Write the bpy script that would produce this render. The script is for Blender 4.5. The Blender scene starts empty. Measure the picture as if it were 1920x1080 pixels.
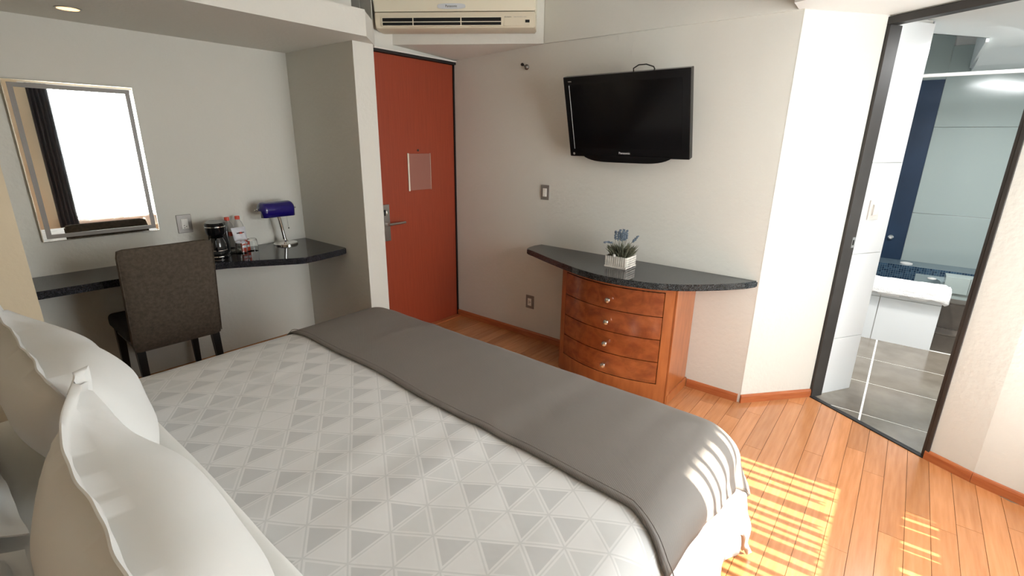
import bpy, bmesh, math, random
from mathutils import Vector, Matrix, noise
random.seed(7)
S = bpy.context.scene
COL = S.collection
PI = math.pi
D2R = math.radians

# ------------------------------------------------------------------ camera
F_PX, PITCH, ROLL, YAW = 912.41, 0.29283, 0.014508, 0.67453
cam_d = bpy.data.cameras.new('camera')
cam_d.sensor_fit = 'HORIZONTAL'; cam_d.sensor_width = 36.0
cam_d.lens = F_PX / 1920 * 36.0
cam_d.clip_start = 0.02
cam = bpy.data.objects.new('camera', cam_d); COL.objects.link(cam)
fw = Vector((math.cos(YAW)*math.cos(PITCH), math.sin(YAW)*math.cos(PITCH), -math.sin(PITCH)))
rt = Vector((math.sin(YAW), -math.cos(YAW), 0))
up = rt.cross(fw)
r2 = math.cos(ROLL)*rt + math.sin(ROLL)*up
u2 = -math.sin(ROLL)*rt + math.cos(ROLL)*up
cam.matrix_world = Matrix(((r2.x, u2.x, -fw.x, 0), (r2.y, u2.y, -fw.y, 0), (r2.z, u2.z, -fw.z, 1.5), (0, 0, 0, 1)))
S.camera = cam

# ------------------------------------------------------------------ light
S.view_settings.view_transform = 'Standard'
S.view_settings.look = 'None'
S.view_settings.gamma = 1.0
S.view_settings.use_curve_mapping = False
S.view_settings.exposure = 0.0

w = bpy.data.worlds.new('sky'); S.world = w; w.use_nodes = True
bg = w.node_tree.nodes['Background']
bg.inputs[0].default_value = (0.82, 0.91, 1.0, 1); bg.inputs[1].default_value = 2.2

def lamp(name, kind, loc, direction, power, color=(1, 1, 1), size=(1, 1), **kw):
    d = bpy.data.lights.new(name, kind); d.energy = power; d.color = color
    if kind == 'AREA':
        d.shape = 'RECTANGLE'; d.size, d.size_y = size
    for k, v in kw.items(): setattr(d, k, v)
    o = bpy.data.objects.new(name, d); COL.objects.link(o)
    o.location = loc
    o.rotation_euler = Vector(direction).to_track_quat('-Z', 'Y').to_euler()
    return o
SUN_EL = D2R(25)
lamp('sun', 'SUN', (0, -5, 5), (-0.07*math.cos(SUN_EL), math.cos(SUN_EL), -math.sin(SUN_EL)), 30.0, (1.0, 0.93, 0.80), angle=D2R(0.5))
# daylight through the bedroom window (just outside the glass)
lamp('window_daylight', 'AREA', (1.9, -1.14, 1.28), (0.0, 1, -0.03), 81.0, (0.94, 0.99, 1.0), (1.2, 1.6))
# second window of the bedroom, in the headboard wall behind the pillows side
# bathroom ceiling light, with an added spot
lamp('bathroom_ceiling_lamp', 'AREA', (4.12, -0.55, 2.11), (0.05, 0.12, -1), 44.0, (0.97, 0.99, 1.0), (0.5, 0.5))
lamp('bathroom_added_spot', 'SPOT', (4.22, 0.0, 2.11), (0.10, 0.02, -1), 130.0, (1.0, 0.95, 0.86), spot_size=D2R(62), spot_blend=0.8, shadow_soft_size=0.05)  # added spot, no known fitting; brightens floor tiles, towel and tub front

# ------------------------------------------------------------------ materials
def mat(name, color=(.8, .8, .8), rough=.5, metal=0, bump=0, bscale=50, spec=.5, var=0, vscale=5, trans=0, ior=1.45, coat=0, alpha=1, emis=None):
    m = bpy.data.materials.new(name); m.use_nodes = True
    nt = m.node_tree; b = nt.nodes['Principled BSDF']
    b.inputs['Base Color'].default_value = (*color, 1)
    b.inputs['Roughness'].default_value = rough
    b.inputs['Metallic'].default_value = metal
    b.inputs['Specular IOR Level'].default_value = spec
    b.inputs['IOR'].default_value = ior
    b.inputs['Transmission Weight'].default_value = trans
    b.inputs['Coat Weight'].default_value = coat
    b.inputs['Coat Roughness'].default_value = .06
    if emis:
        b.inputs['Emission Color'].default_value = (*emis[0], 1); b.inputs['Emission Strength'].default_value = emis[1]
    tc = nt.nodes.new('ShaderNodeTexCoord')
    if var:
        n = nt.nodes.new('ShaderNodeTexNoise'); n.inputs['Scale'].default_value = vscale; n.inputs['Detail'].default_value = 5
        nt.links.new(tc.outputs['Object'], n.inputs['Vector'])
        r = nt.nodes.new('ShaderNodeValToRGB')
        r.color_ramp.elements[0].position = .3; r.color_ramp.elements[1].position = .7
        r.color_ramp.elements[0].color = (*[max(0, c*(1-var)) for c in color], 1)
        r.color_ramp.elements[1].color = (*[min(1, c*(1+var)) for c in color], 1)
        nt.links.new(n.outputs['Fac'], r.inputs['Fac']); nt.links.new(r.outputs['Color'], b.inputs['Base Color'])
    if bump:
        n = nt.nodes.new('ShaderNodeTexNoise'); n.inputs['Scale'].default_value = bscale; n.inputs['Detail'].default_value = 4
        nt.links.new(tc.outputs['Object'], n.inputs['Vector'])
        bp = nt.nodes.new('ShaderNodeBump'); bp.inputs['Strength'].default_value = bump; bp.inputs['Distance'].default_value = .01
        nt.links.new(n.outputs['Fac'], bp.inputs['Height']); nt.links.new(bp.outputs['Normal'], b.inputs['Normal'])
    return m

def wood_mat(name, dark, light, scale=(1, 12, 12), rough=.3, coat=.3, grain=.6, per_object=0, axis_coord='Object', burl=0):
    m = bpy.data.materials.new(name); m.use_nodes = True
    nt = m.node_tree; b = nt.nodes['Principled BSDF']; N = nt.nodes.new; L = nt.links.new
    b.inputs['Roughness'].default_value = rough; b.inputs['Coat Weight'].default_value = coat; b.inputs['Coat Roughness'].default_value = .12
    tc = N('ShaderNodeTexCoord'); mp = N('ShaderNodeMapping'); mp.inputs['Scale'].default_value = scale
    L(tc.outputs[axis_coord], mp.inputs['Vector'])
    oi = N('ShaderNodeObjectInfo')
    n = N('ShaderNodeTexNoise'); n.inputs['Scale'].default_value = 4; n.inputs['Detail'].default_value = 6; n.noise_dimensions = '4D'
    mw = N('ShaderNodeMath'); mw.operation = 'MULTIPLY'; mw.inputs[1].default_value = 20 if per_object else 0
    L(oi.outputs['Random'], mw.inputs[0]); L(mw.outputs[0], n.inputs['W'])
    L(mp.outputs['Vector'], n.inputs['Vector'])
    r = N('ShaderNodeValToRGB'); r.color_ramp.elements[0].position = .5-.25*grain-.05; r.color_ramp.elements[1].position = .5+.25*grain+.05
    r.color_ramp.elements[0].color = (*dark, 1); r.color_ramp.elements[1].color = (*light, 1)
    L(n.outputs['Fac'], r.inputs['Fac'])
    last = r.outputs['Color']
    if burl:
        bn = N('ShaderNodeTexNoise'); bn.inputs['Scale'].default_value = 9; bn.inputs['Detail'].default_value = 8; bn.inputs['Distortion'].default_value = 2.2
        L(tc.outputs[axis_coord], bn.inputs['Vector'])
        br = N('ShaderNodeValToRGB'); br.color_ramp.elements[0].position = .35; br.color_ramp.elements[1].position = .6
        br.color_ramp.elements[0].color = (.38, .3, .28, 1); br.color_ramp.elements[1].color = (1, 1, 1, 1)
        L(bn.outputs['Fac'], br.inputs['Fac'])
        mx = N('ShaderNodeMixRGB'); mx.blend_type = 'MULTIPLY'; mx.inputs['Fac'].default_value = burl
        L(last, mx.inputs['Color1']); L(br.outputs['Color'], mx.inputs['Color2']); last = mx.outputs['Color']
    if per_object:
        hv = N('ShaderNodeHueSaturation')
        mr = N('ShaderNodeMapRange'); mr.inputs['To Min'].default_value = 1-per_object; mr.inputs['To Max'].default_value = 1+per_object*.6
        L(oi.outputs['Random'], mr.inputs['Value']); L(mr.outputs['Result'], hv.inputs['Value']); L(last, hv.inputs['Color']); last = hv.outputs['Color']
    L(last, b.inputs['Base Color'])
    return m

def granite_mat(name, base, fleck, rough=.08):
    m = bpy.data.materials.new(name); m.use_nodes = True
    nt = m.node_tree; b = nt.nodes['Principled BSDF']; N = nt.nodes.new; L = nt.links.new
    b.inputs['Roughness'].default_value = rough
    tc = N('ShaderNodeTexCoord')
    v = N('ShaderNodeTexVoronoi'); v.inputs['Scale'].default_value = 360; L(tc.outputs['Object'], v.inputs['Vector'])
    r = N('ShaderNodeValToRGB'); r.color_ramp.elements[0].color = (*base, 1); r.color_ramp.elements[1].color = (*fleck, 1)
    r.color_ramp.elements[0].position = .45; r.color_ramp.elements[1].position = .95
    sp = N('ShaderNodeSeparateColor'); L(v.outputs['Color'], sp.inputs[0]); L(sp.outputs[0], r.inputs['Fac']); L(r.outputs['Color'], b.inputs['Base Color'])
    return m

M = {}
M['wall'] = mat('wall_paint', (.675, .665, .615), .75, bump=.22, bscale=38)
M['wall_tan'] = mat('wall_paint_tan', (.68, .57, .41), .75, bump=.15, bscale=38)
M['ceiling'] = mat('ceiling_paint', (.80, .80, .78), .8)
M['board'] = wood_mat('floor_wood', (.42, .165, .058), (.555, .240, .100), scale=(1.2, 16, 16), rough=.24, coat=.35, grain=.8, per_object=.16)
M['joint'] = mat('floor_joint', (.10, .035, .012), .8)
M['base'] = wood_mat('baseboard_wood', (.36, .09, .03), (.47, .15, .05), scale=(2, 2, 20), rough=.3)
M['door'] = wood_mat('door_veneer', (.25, .036, .013), (.32, .052, .020), scale=(22, 22, 1.0), rough=.42, coat=.08, grain=.9)
M['black'] = mat('black_frame', (.012, .011, .011), .5)
M['jamb'] = mat('charcoal_metal', (.045, .041, .038), .45, metal=.2, var=.3, vscale=3)
M['steel'] = mat('brushed_steel', (.52, .52, .51), .3, metal=1)
M['chrome'] = mat('chrome', (.85, .85, .85), .07, metal=1)
M['plate'] = mat('grey_plate', (.27, .25, .235), .4, metal=.35)
M['whiteplastic'] = mat('white_plastic', (.78, .76, .72), .35)
M['dark'] = mat('dark_hole', (.008, .008, .008), .9)
M['blackplastic'] = mat('black_plastic', (.006, .006, .007), .16)
M['screen'] = mat('screen_glass', (.004, .004, .005), .12)
M['acplastic'] = mat('cream_plastic', (.76, .71, .57), .42)
M['acpanel'] = mat('beige_plastic', (.66, .60, .47), .42)
M['badge'] = mat('silver_badge', (.6, .63, .66), .3)
M['ink'] = mat('dark_ink', (.05, .045, .045), .6)
M['greyink'] = mat('grey_ink', (.35, .33, .30), .6)
M['silverink'] = mat('silver_ink', (.72, .72, .72), .4)
M['granite'] = granite_mat('black_granite', (.010, .011, .013), (.085, .095, .10), .07)
M['granite2'] = granite_mat('dark_desk_granite', (.009, .009, .012), (.045, .045, .055), .06)
M['cherry'] = wood_mat('cherry_wood', (.29, .082, .022), (.42, .135, .04), scale=(8, 8, 1.5), rough=.28, coat=.4)
M['burl'] = wood_mat('burl_cherry', (.23, .052, .015), (.37, .108, .03), scale=(3, 2, 5), rough=.25, coat=.4, burl=.42)
M['gunmetal'] = mat('dull_metal', (.22, .21, .20), .35, metal=.9)
M['knob'] = mat('satin_nickel', (.68, .68, .66), .28, metal=1)
M['chairfab'] = mat('brown_upholstery', (.105, .083, .064), .95, bump=.5, bscale=420, var=.22, vscale=60, spec=.2)
M['chairseat'] = mat('dark_seat_fabric', (.028, .024, .024), .9, bump=.3, bscale=300)
M['blackwood'] = mat('black_wood', (.009, .008, .008), .38)
M['linen'] = mat('white_linen', (.72, .725, .71), .85, bump=.10, bscale=14, spec=.2)
M['sheet'] = mat('white_sheet', (.76, .76, .73), .8, bump=.12, bscale=22, spec=.25)
M['mattress'] = mat('mattress_ticking', (.7, .68, .63), .9, bump=.2, bscale=60)
M['bedbase'] = wood_mat('bed_base_wood', (.20, .07, .03), (.30, .11, .05), scale=(2, 8, 8))
M['blueglass'] = mat('cobalt_glass', (.012, .006, .14), .08, coat=.6)
M['whiteglass'] = mat('white_glass', (.7, .7, .72), .2)
M['red'] = mat('red_plastic', (.62, .07, .035), .4)
M['redfoil'] = mat('red_foil', (.55, .06, .03), .3)
M['greyfoil'] = mat('pale_grey_foil', (.66, .67, .72), .35, bump=.3, bscale=30)
M['clear'] = mat('clear_glass', (.97, .98, .98), .02, trans=1, ior=1.3)
M['pet'] = mat('clear_bottle_plastic', (.95, .95, .95), .06, trans=1, ior=1.15)
M['mirror'] = mat('mirror_silver', (.93, .94, .93), .015, metal=1)
M['mirrorborder'] = mat('smoked_mirror_border', (.22, .195, .175), .35, metal=0)
M['mirroredge'] = mat('mirror_edge', (.75, .72, .66), .15, metal=1)
M['tilewhite'] = mat('white_tile', (.80, .83, .85), .14)
M['grout'] = mat('grout', (.62, .62, .60), .8)
M['groutdark'] = mat('pale_grout', (.85, .83, .78), .7)
M['tilegrey'] = mat('grey_green_tile', (.36, .42, .405), .12)
M['tilefloor'] = mat('slate_tile', (.18, .155, .125), .17, ior=1.75, var=.22, vscale=6)
M['tilestep'] = mat('brown_step_tile', (.085, .072, .06), .45, var=.25, vscale=8)
M['bathpaint'] = mat('bath_ceiling_paint', (.76, .80, .79), .7)
M['towel'] = mat('white_towel', (.93, .93, .93), .95, bump=.6, bscale=180)
M['porcelain'] = mat('porcelain', (.42, .50, .50), .1)
M['curtain'] = mat('charcoal_curtain', (.035, .035, .042), .95, bump=.3, bscale=200)
M['paper'] = mat('notice_paper', (.30, .125, .095), .4)
M['clearedge'] = mat('acrylic_edge', (.72, .66, .55), .25)
M['whitewash'] = mat('whitewashed_wood', (.66, .62, .56), .8, var=.22, vscale=25)
M['leaf'] = mat('grey_green_leaf', (.13, .13, .085), .8, var=.5, vscale=60)
M['lav'] = mat('dusty_blue_lavender', (.13, .165, .205), .9, var=.45, vscale=160)
M['stem'] = mat('stem', (.13, .14, .10), .8)
M['lampglow'] = mat('lamp_glow', (1, .75, .45), .5, emis=((1, .48, .18), 4.0))
M['concrete'] = mat('outdoor_concrete', (.45, .43, .40), .9)

def blue_mosaic():
    m = bpy.data.materials.new('blue_mosaic'); m.use_nodes = True
    nt = m.node_tree; b = nt.nodes['Principled BSDF']; N = nt.nodes.new; L = nt.links.new
    b.inputs['Roughness'].default_value = .15
    tc = N('ShaderNodeTexCoord'); sn = N('ShaderNodeVectorMath'); sn.operation = 'SCALE'; sn.inputs['Scale'].default_value = 58
    L(tc.outputs['Object'], sn.inputs[0])
    fl = N('ShaderNodeVectorMath'); fl.operation = 'FLOOR'; L(sn.outputs[0], fl.inputs[0])
    wn = N('ShaderNodeTexWhiteNoise'); L(fl.outputs[0], wn.inputs['Vector'])
    r = N('ShaderNodeValToRGB'); r.color_ramp.elements[0].color = (.008, .022, .055, 1); r.color_ramp.elements[1].color = (.05, .10, .16, 1)
    L(wn.outputs['Value'], r.inputs['Fac'])
    fr = N('ShaderNodeVectorMath'); fr.operation = 'FRACTION'; L(sn.outputs[0], fr.inputs[0])
    sp = N('ShaderNodeSeparateXYZ'); L(fr.outputs[0], sp.inputs[0])
    mn = N('ShaderNodeMath'); mn.operation = 'MINIMUM'; L(sp.outputs['Y'], mn.inputs[0]); L(sp.outputs['Z'], mn.inputs[1])
    lt = N('ShaderNodeMath'); lt.operation = 'LESS_THAN'; lt.inputs[1].default_value = .16; L(mn.outputs[0], lt.inputs[0])
    mx = N('ShaderNodeMixRGB'); L(lt.outputs[0], mx.inputs['Fac']); L(r.outputs['Color'], mx.inputs['Color1']); mx.inputs['Color2'].default_value = (.12, .17, .20, 1)
    L(mx.outputs['Color'], b.inputs['Base Color'])
    return m
M['mosaic'] = blue_mosaic()
M['navy'] = mat('navy_glass_panel', (.008, .026, .06), .5, var=.3, vscale=2)

def duvet_mat():
    m = bpy.data.materials.new('triangle_jacquard'); m.use_nodes = True
    nt = m.node_tree; b = nt.nodes['Principled BSDF']; N = nt.nodes.new; L = nt.links.new
    b.inputs['Roughness'].default_value = .6; b.inputs['Specular IOR Level'].default_value = .35
    uv = N('ShaderNodeUVMap'); uv.uv_map = 'UVMap'; sp = N('ShaderNodeSeparateXYZ'); L(uv.outputs[0], sp.inputs[0])
    def mt(op, a, bb=None, c=None):
        n = N('ShaderNodeMath'); n.operation = op
        for i, v in enumerate((a, bb, c)):
            if v is None: continue
            if isinstance(v, (int, float)): n.inputs[i].default_value = v
            else: L(v, n.inputs[i])
        return n.outputs[0]
    # lattice: nodes at (.639,.924)+ i*(.120,0)+ j*(.060,-.0885)
    y = mt('DIVIDE', mt('SUBTRACT', .924, sp.outputs['Y']), .0885)
    x = mt('SUBTRACT', mt('DIVIDE', mt('SUBTRACT', sp.outputs['X'], .639), .120), mt('MULTIPLY', y, .5))
    fx, fy = mt('FLOOR', x), mt('FLOOR', y)
    gx, gy = mt('SUBTRACT', x, fx), mt('SUBTRACT', y, fy)
    s = mt('SUBTRACT', 1.0, mt('ADD', gx, gy))
    tri = mt('GREATER_THAN', s, 0.0)
    cv = N('ShaderNodeCombineXYZ'); L(fx, cv.inputs[0]); L(fy, cv.inputs[1]); L(tri, cv.inputs[2])
    wn = N('ShaderNodeTexWhiteNoise'); L(cv.outputs[0], wn.inputs['Vector'])
    # one orientation mostly grey, the other mostly pale
    v = mt('ADD', mt('MULTIPLY', wn.outputs['Value'], .50), mt('MULTIPLY', tri, .46))
    r = N('ShaderNodeValToRGB'); r.color_ramp.interpolation = 'CONSTANT'
    e = r.color_ramp.elements; e[0].position = 0; e[0].color = (.575, .58, .58, 1); e[1].position = .22; e[1].color = (.63, .635, .63, 1)
    q = e.new(.46); q.color = (.715, .715, .71, 1); q = e.new(.80); q.color = (.65, .655, .65, 1)
    L(v, r.inputs['Fac'])
    d = mt('MINIMUM', mt('MINIMUM', mt('MINIMUM', gx, mt('SUBTRACT', 1.0, gx)), mt('MINIMUM', gy, mt('SUBTRACT', 1.0, gy))), mt('ABSOLUTE', s))
    line = mt('LESS_THAN', d, .075); core = mt('LESS_THAN', d, .022)
    mx = N('ShaderNodeMixRGB'); L(line, mx.inputs['Fac']); L(r.outputs['Color'], mx.inputs['Color1']); mx.inputs['Color2'].default_value = (.73, .73, .725, 1)
    mx2 = N('ShaderNodeMixRGB'); L(core, mx2.inputs['Fac']); L(mx.outputs['Color'], mx2.inputs['Color1']); mx2.inputs['Color2'].default_value = (.63, .635, .63, 1)
    L(mx2.outputs['Color'], b.inputs['Base Color'])
    n = N('ShaderNodeTexNoise'); n.inputs['Scale'].default_value = 7; n.inputs['Detail'].default_value = 3
    tc = N('ShaderNodeTexCoord'); L(tc.outputs['Object'], n.inputs['Vector'])
    bp = N('ShaderNodeBump'); bp.inputs['Strength'].default_value = .25; bp.inputs['Distance'].default_value = .02
    L(n.outputs['Fac'], bp.inputs['Height']); L(bp.outputs['Normal'], b.inputs['Normal'])
    return m
M['duvet'] = duvet_mat()

def runner_mat():
    m = bpy.data.materials.new('ribbed_grey_throw'); m.use_nodes = True
    nt = m.node_tree; b = nt.nodes['Principled BSDF']; N = nt.nodes.new; L = nt.links.new
    b.inputs['Roughness'].default_value = .62; b.inputs['Specular IOR Level'].default_value = .45
    uv = N('ShaderNodeUVMap'); uv.uv_map = 'UVMap'
    mp = N('ShaderNodeMapping'); mp.inputs['Rotation'].default_value = (0, 0, D2R(35)); L(uv.outputs[0], mp.inputs['Vector'])
    wv = N('ShaderNodeTexWave'); wv.inputs['Scale'].default_value = 55; wv.inputs['Distortion'].default_value = .6; L(mp.outputs[0], wv.inputs['Vector'])
    r = N('ShaderNodeValToRGB'); r.color_ramp.elements[0].color = (.175, .156, .140, 1); r.color_ramp.elements[1].color = (.195, .176, .160, 1)
    L(wv.outputs['Fac'], r.inputs['Fac']); L(r.outputs['Color'], b.inputs['Base Color'])
    bp = N('ShaderNodeBump'); bp.inputs['Strength'].default_value = .18; bp.inputs['Distance'].default_value = .0025
    L(wv.outputs['Fac'], bp.inputs['Height']); L(bp.outputs['Normal'], b.inputs['Normal'])
    return m
M['runner'] = runner_mat()

def sheer_mat():
    m = bpy.data.materials.new('sheer_voile'); m.use_nodes = True
    nt = m.node_tree; nt.nodes.clear(); N = nt.nodes.new; L = nt.links.new
    o = N('ShaderNodeOutputMaterial'); t = N('ShaderNodeBsdfTranslucent'); d = N('ShaderNodeBsdfDiffuse'); mx = N('ShaderNodeMixShader')
    t.inputs[0].default_value = (.92, .93, .93, 1); d.inputs[0].default_value = (.9, .9, .9, 1); mx.inputs[0].default_value = .3
    L(t.outputs[0], mx.inputs[1]); L(d.outputs[0], mx.inputs[2]); L(mx.outputs[0], o.inputs[0])
    return m
M['sheer'] = sheer_mat()

# ------------------------------------------------------------------ helpers
def tag(o, label=None, cat=None, group=None, kind=None):
    if label: o['label'] = label
    if cat: o['category'] = cat
    if group: o['group'] = group
    if kind: o['kind'] = kind
    return o

def thing(name, label, cat, loc=(0, 0, 0), rotz=0, group=None, kind=None):
    o = bpy.data.objects.new(name, None); COL.objects.link(o)
    o.empty_display_size = .05
    o.location = loc; o.rotation_euler = (0, 0, rotz)
    return tag(o, label, cat, group, kind)

class B:
    """mesh builder"""
    def __init__(s): s.bm = bmesh.new()
    def box(s, x0, x1, y0, y1, z0, z1, bev=0, seg=2, mtx=None):
        r = bmesh.ops.create_cube(s.bm, size=1)
        vs = r['verts']
        for v in vs:
            v.co = Vector(((x0+x1)/2+v.co.x*(x1-x0), (y0+y1)/2+v.co.y*(y1-y0), (z0+z1)/2+v.co.z*(z1-z0)))
        if bev:
            es = list({e for v in vs for e in v.link_edges})
            rr = bmesh.ops.bevel(s.bm, geom=es, offset=bev, segments=seg, affect='EDGES', profile=.5)
            vs = list({v for f in rr['faces'] for v in f.verts} | {v for v in vs if v.is_valid})
        if mtx is not None:
            for v in vs: v.co = mtx @ v.co
        return s
    def prism(s, poly, z0, z1, mtx=None):
        a = [s.bm.verts.new((x, y, z0)) for x, y in poly]; b = [s.bm.verts.new((x, y, z1)) for x, y in poly]
        n = len(poly)
        ar = sum(poly[i][0]*poly[(i+1) % n][1]-poly[(i+1) % n][0]*poly[i][1] for i in range(n))
        if ar < 0: a.reverse(); b.reverse()
        s.bm.faces.new(a[::-1]); s.bm.faces.new(b)
        for i in range(n): s.bm.faces.new((a[i], a[(i+1) % n], b[(i+1) % n], b[i]))
        if mtx is not None:
            for v in a+b: v.co = mtx @ v.co
        return s
    def lathe(s, prof, seg=24, c=(0, 0, 0), mtx=None, cap=True):
        rings = []
        for r, z in prof:
            rings.append([s.bm.verts.new((c[0]+r*math.cos(2*PI*k/seg), c[1]+r*math.sin(2*PI*k/seg), c[2]+z)) for k in range(seg)])
        for A, Bq in zip(rings, rings[1:]):
            for k in range(seg): s.bm.faces.new((A[k], A[(k+1) % seg], Bq[(k+1) % seg], Bq[k]))
        if cap:
            if prof[0][0] > 1e-5: s.bm.faces.new(rings[0][::-1])
            if prof[-1][0] > 1e-5: s.bm.faces.new(rings[-1])
        if mtx is not None:
            for R in rings:
                for v in R: v.co = mtx @ v.co
        return s
    def tube(s, pts, r, seg=8, cap=True):
        pts = [Vector(p) for p in pts]; rs = r if isinstance(r, (list, tuple)) else [r]*len(pts)
        rings = []; prev = None
        for i, p in enumerate(pts):
            t = (pts[min(i+1, len(pts)-1)]-pts[max(i-1, 0)]).normalized()
            ref = prev if prev is not None else (Vector((0, 0, 1)) if abs(t.z) < .9 else Vector((1, 0, 0)))
            a = (ref-t*ref.dot(t)).normalized(); prev = a; b = t.cross(a)
            rings.append([s.bm.verts.new(p+(a*math.cos(2*PI*k/seg)+b*math.sin(2*PI*k/seg))*rs[i]) for k in range(seg)])
        for A, Bq in zip(rings, rings[1:]):
            for k in range(seg): s.bm.faces.new((A[k], A[(k+1) % seg], Bq[(k+1) % seg], Bq[k]))
        if cap: s.bm.faces.new(rings[0][::-1]); s.bm.faces.new(rings[-1])
        return s
    def quad(s, *p):
        s.bm.faces.new([s.bm.verts.new(q) for q in p]); return s
    def done(s, name, m, parent=None, smooth=False, world=True, angle=35):
        """link; when parent given and world is True the coordinates are world ones and the root is unrotated"""
        if parent is not None and world:
            root = parent; off = Vector((0, 0, 0))
            while root is not None: off += root.location; root = root.parent
            bmesh.ops.translate(s.bm, verts=s.bm.verts, vec=-off)
        me = bpy.data.meshes.new(name)
        bmesh.ops.recalc_face_normals(s.bm, faces=s.bm.faces)
        s.bm.to_mesh(me); s.bm.free()
        if m: me.materials.append(m)
        if smooth:
            for p in me.polygons: p.use_smooth = True
            try: me.set_sharp_from_angle(angle=D2R(angle))
            except Exception: pass
        o = bpy.data.objects.new(name, me); COL.objects.link(o)
        if parent is not None: o.parent = parent
        return o

def structure(o, label, cat='wall'):
    return tag(o, label, cat, kind='structure')

def text_part(name, body, size, mtx, m, parent, extrude=.0006):
    """flat lettering; mtx is in the local frame of the parent"""
    cu = bpy.data.curves.new(name, 'FONT'); cu.body = body; cu.size = size; cu.extrude = extrude
    cu.align_x = 'CENTER'; cu.align_y = 'CENTER'; cu.resolution_u = 3
    t = bpy.data.objects.new(name, cu); COL.objects.link(t)
    dg = bpy.context.evaluated_depsgraph_get()
    me = bpy.data.meshes.new_from_object(t.evaluated_get(dg))
    bpy.data.objects.remove(t); bpy.data.curves.remove(cu)
    me.transform(mtx); me.materials.clear(); me.materials.append(m)
    o = bpy.data.objects.new(name, me); COL.objects.link(o); o.parent = parent
    return o

def frame_mtx(origin, xdir, ydir):
    x = Vector(xdir).normalized(); y = Vector(ydir).normalized(); z = x.cross(y)
    return Matrix(((x.x, y.x, z.x, origin[0]), (x.y, y.y, z.y, origin[1]), (x.z, y.z, z.z, origin[2]), (0, 0, 0, 1)))

# ------------------------------------------------------------------ plan
XT = 2.93; YD = 2.96; YN = 3.66; ZC = 2.13; ZN = 2.08; ZT = 2.50
L0 = Vector((3.30, .243, 0)); DB = Vector((-.527, -.850, 0)); NB = Vector((.850, -.527, 0))
def P2(v): return (v.x, v.y)
R0 = L0 + DB*.655
YW = -1.0
K1 = Vector((2.865, -.484, 0)); K2 = Vector((2.640, YW-.1, 0))
XL = -.47

# floors
fl = B(); fl.box(XL-.1, 3.2, YW-.1, YN+.1, -.12, -.018)
floor = structure(fl.done('floor', M['joint']), 'glossy orange brown hardwood strip floor of the bedroom', 'floor')

def clip(poly, p, n):
    out = []
    for i in range(len(poly)):
        a, b = poly[i], poly[(i+1) % len(poly)]
        da = (a[0]-p[0])*n[0]+(a[1]-p[1])*n[1]; db = (b[0]-p[0])*n[0]+(b[1]-p[1])*n[1]
        if da >= 0: out.append(a)
        if (da >= 0) != (db >= 0):
            t = da/(da-db); out.append((a[0]+(b[0]-a[0])*t, a[1]+(b[1]-a[1])*t))
    return out
def area(poly):
    return abs(sum(poly[i][0]*poly[(i+1) % len(poly)][1]-poly[(i+1) % len(poly)][0]*poly[i][1] for i in range(len(poly))))/2
PW = .0835
y = YW; row = 0
while y < YN:
    x = XL - random.random()*.9
    while x < 3.4:
        ln = random.choice([.75, .95, 1.15, 1.35]) + random.random()*.1
        x1 = x+ln
        poly = [(max(x, XL)+.0007, y+.0008), (x1-.0007, y+.0008), (x1-.0007, min(y+PW, YN)-.0008), (max(x, XL)+.0007, min(y+PW, YN)-.0008)]
        if x1 > XL+.05:
            if y > -.36: poly = clip(poly, (L0+NB*.005).to_tuple()[:2], (-NB.x, -NB.y))   # bathroom threshold
            else: poly = clip(poly, (K1.x+.06, K1.y), (-.915, .403))
            if len(poly) > 2:
                if y+PW/2 > .60: poly = clip(poly, (XT-.002, 0), (-1, 0))
            if len(poly) > 2 and area(poly) > .002:
                dz = random.uniform(-.0004, .0004)
                B().prism(poly, -.018, dz).done('floor_board', M['board'], floor)
        x = x1
    y += PW; row += 1

# --- walls of the bedroom
structure(B().box(XT, XT+.12, .56, YN+.1, -.05, ZC-.002).done('wall_right', M['wall']), 'white plastered wall carrying the television and the dresser', 'wall')
structure(B().box(XT-.012, XT+.12, .56, 2.09, ZC-.002, ZT).done('trim_4', M['wall']), 'upper band of the television wall above the thin ledge line', 'trim')
structure(B().prism([(2.929, .5615), P2(L0), P2(L0+NB*.075), P2(L0+NB*.075-DB*.03), P2(L0+NB*.33-DB*.03), P2(L0+NB*.33-DB*.30), (3.05, .95), (3.05, .5625)], -.05, ZT).done('wall_diagonal', M['wall']), 'bright white angled wall between the television wall and the bathroom doorway', 'wall')
K1 = Vector((2.865, -.484, 0)); K2 = Vector((2.640, YW-.1, 0))
structure(B().prism([P2(R0), P2(K1), P2(K2), P2(K2+NB*.14), P2(K1+NB*.14), P2(R0+NB*.14)], -.05, ZT).done('wall_near_right', M['wall']), 'white wall right of the bathroom doorway with a slight fold', 'wall')
# lintel above bathroom door up to the roof
structure(B().prism([P2(L0), P2(R0), P2(R0+NB*.13), P2(L0+NB*.13)], ZC-.004, ZT).done('wall_lintel', M['wall']), 'wall strip above the bathroom doorway', 'wall')
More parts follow.
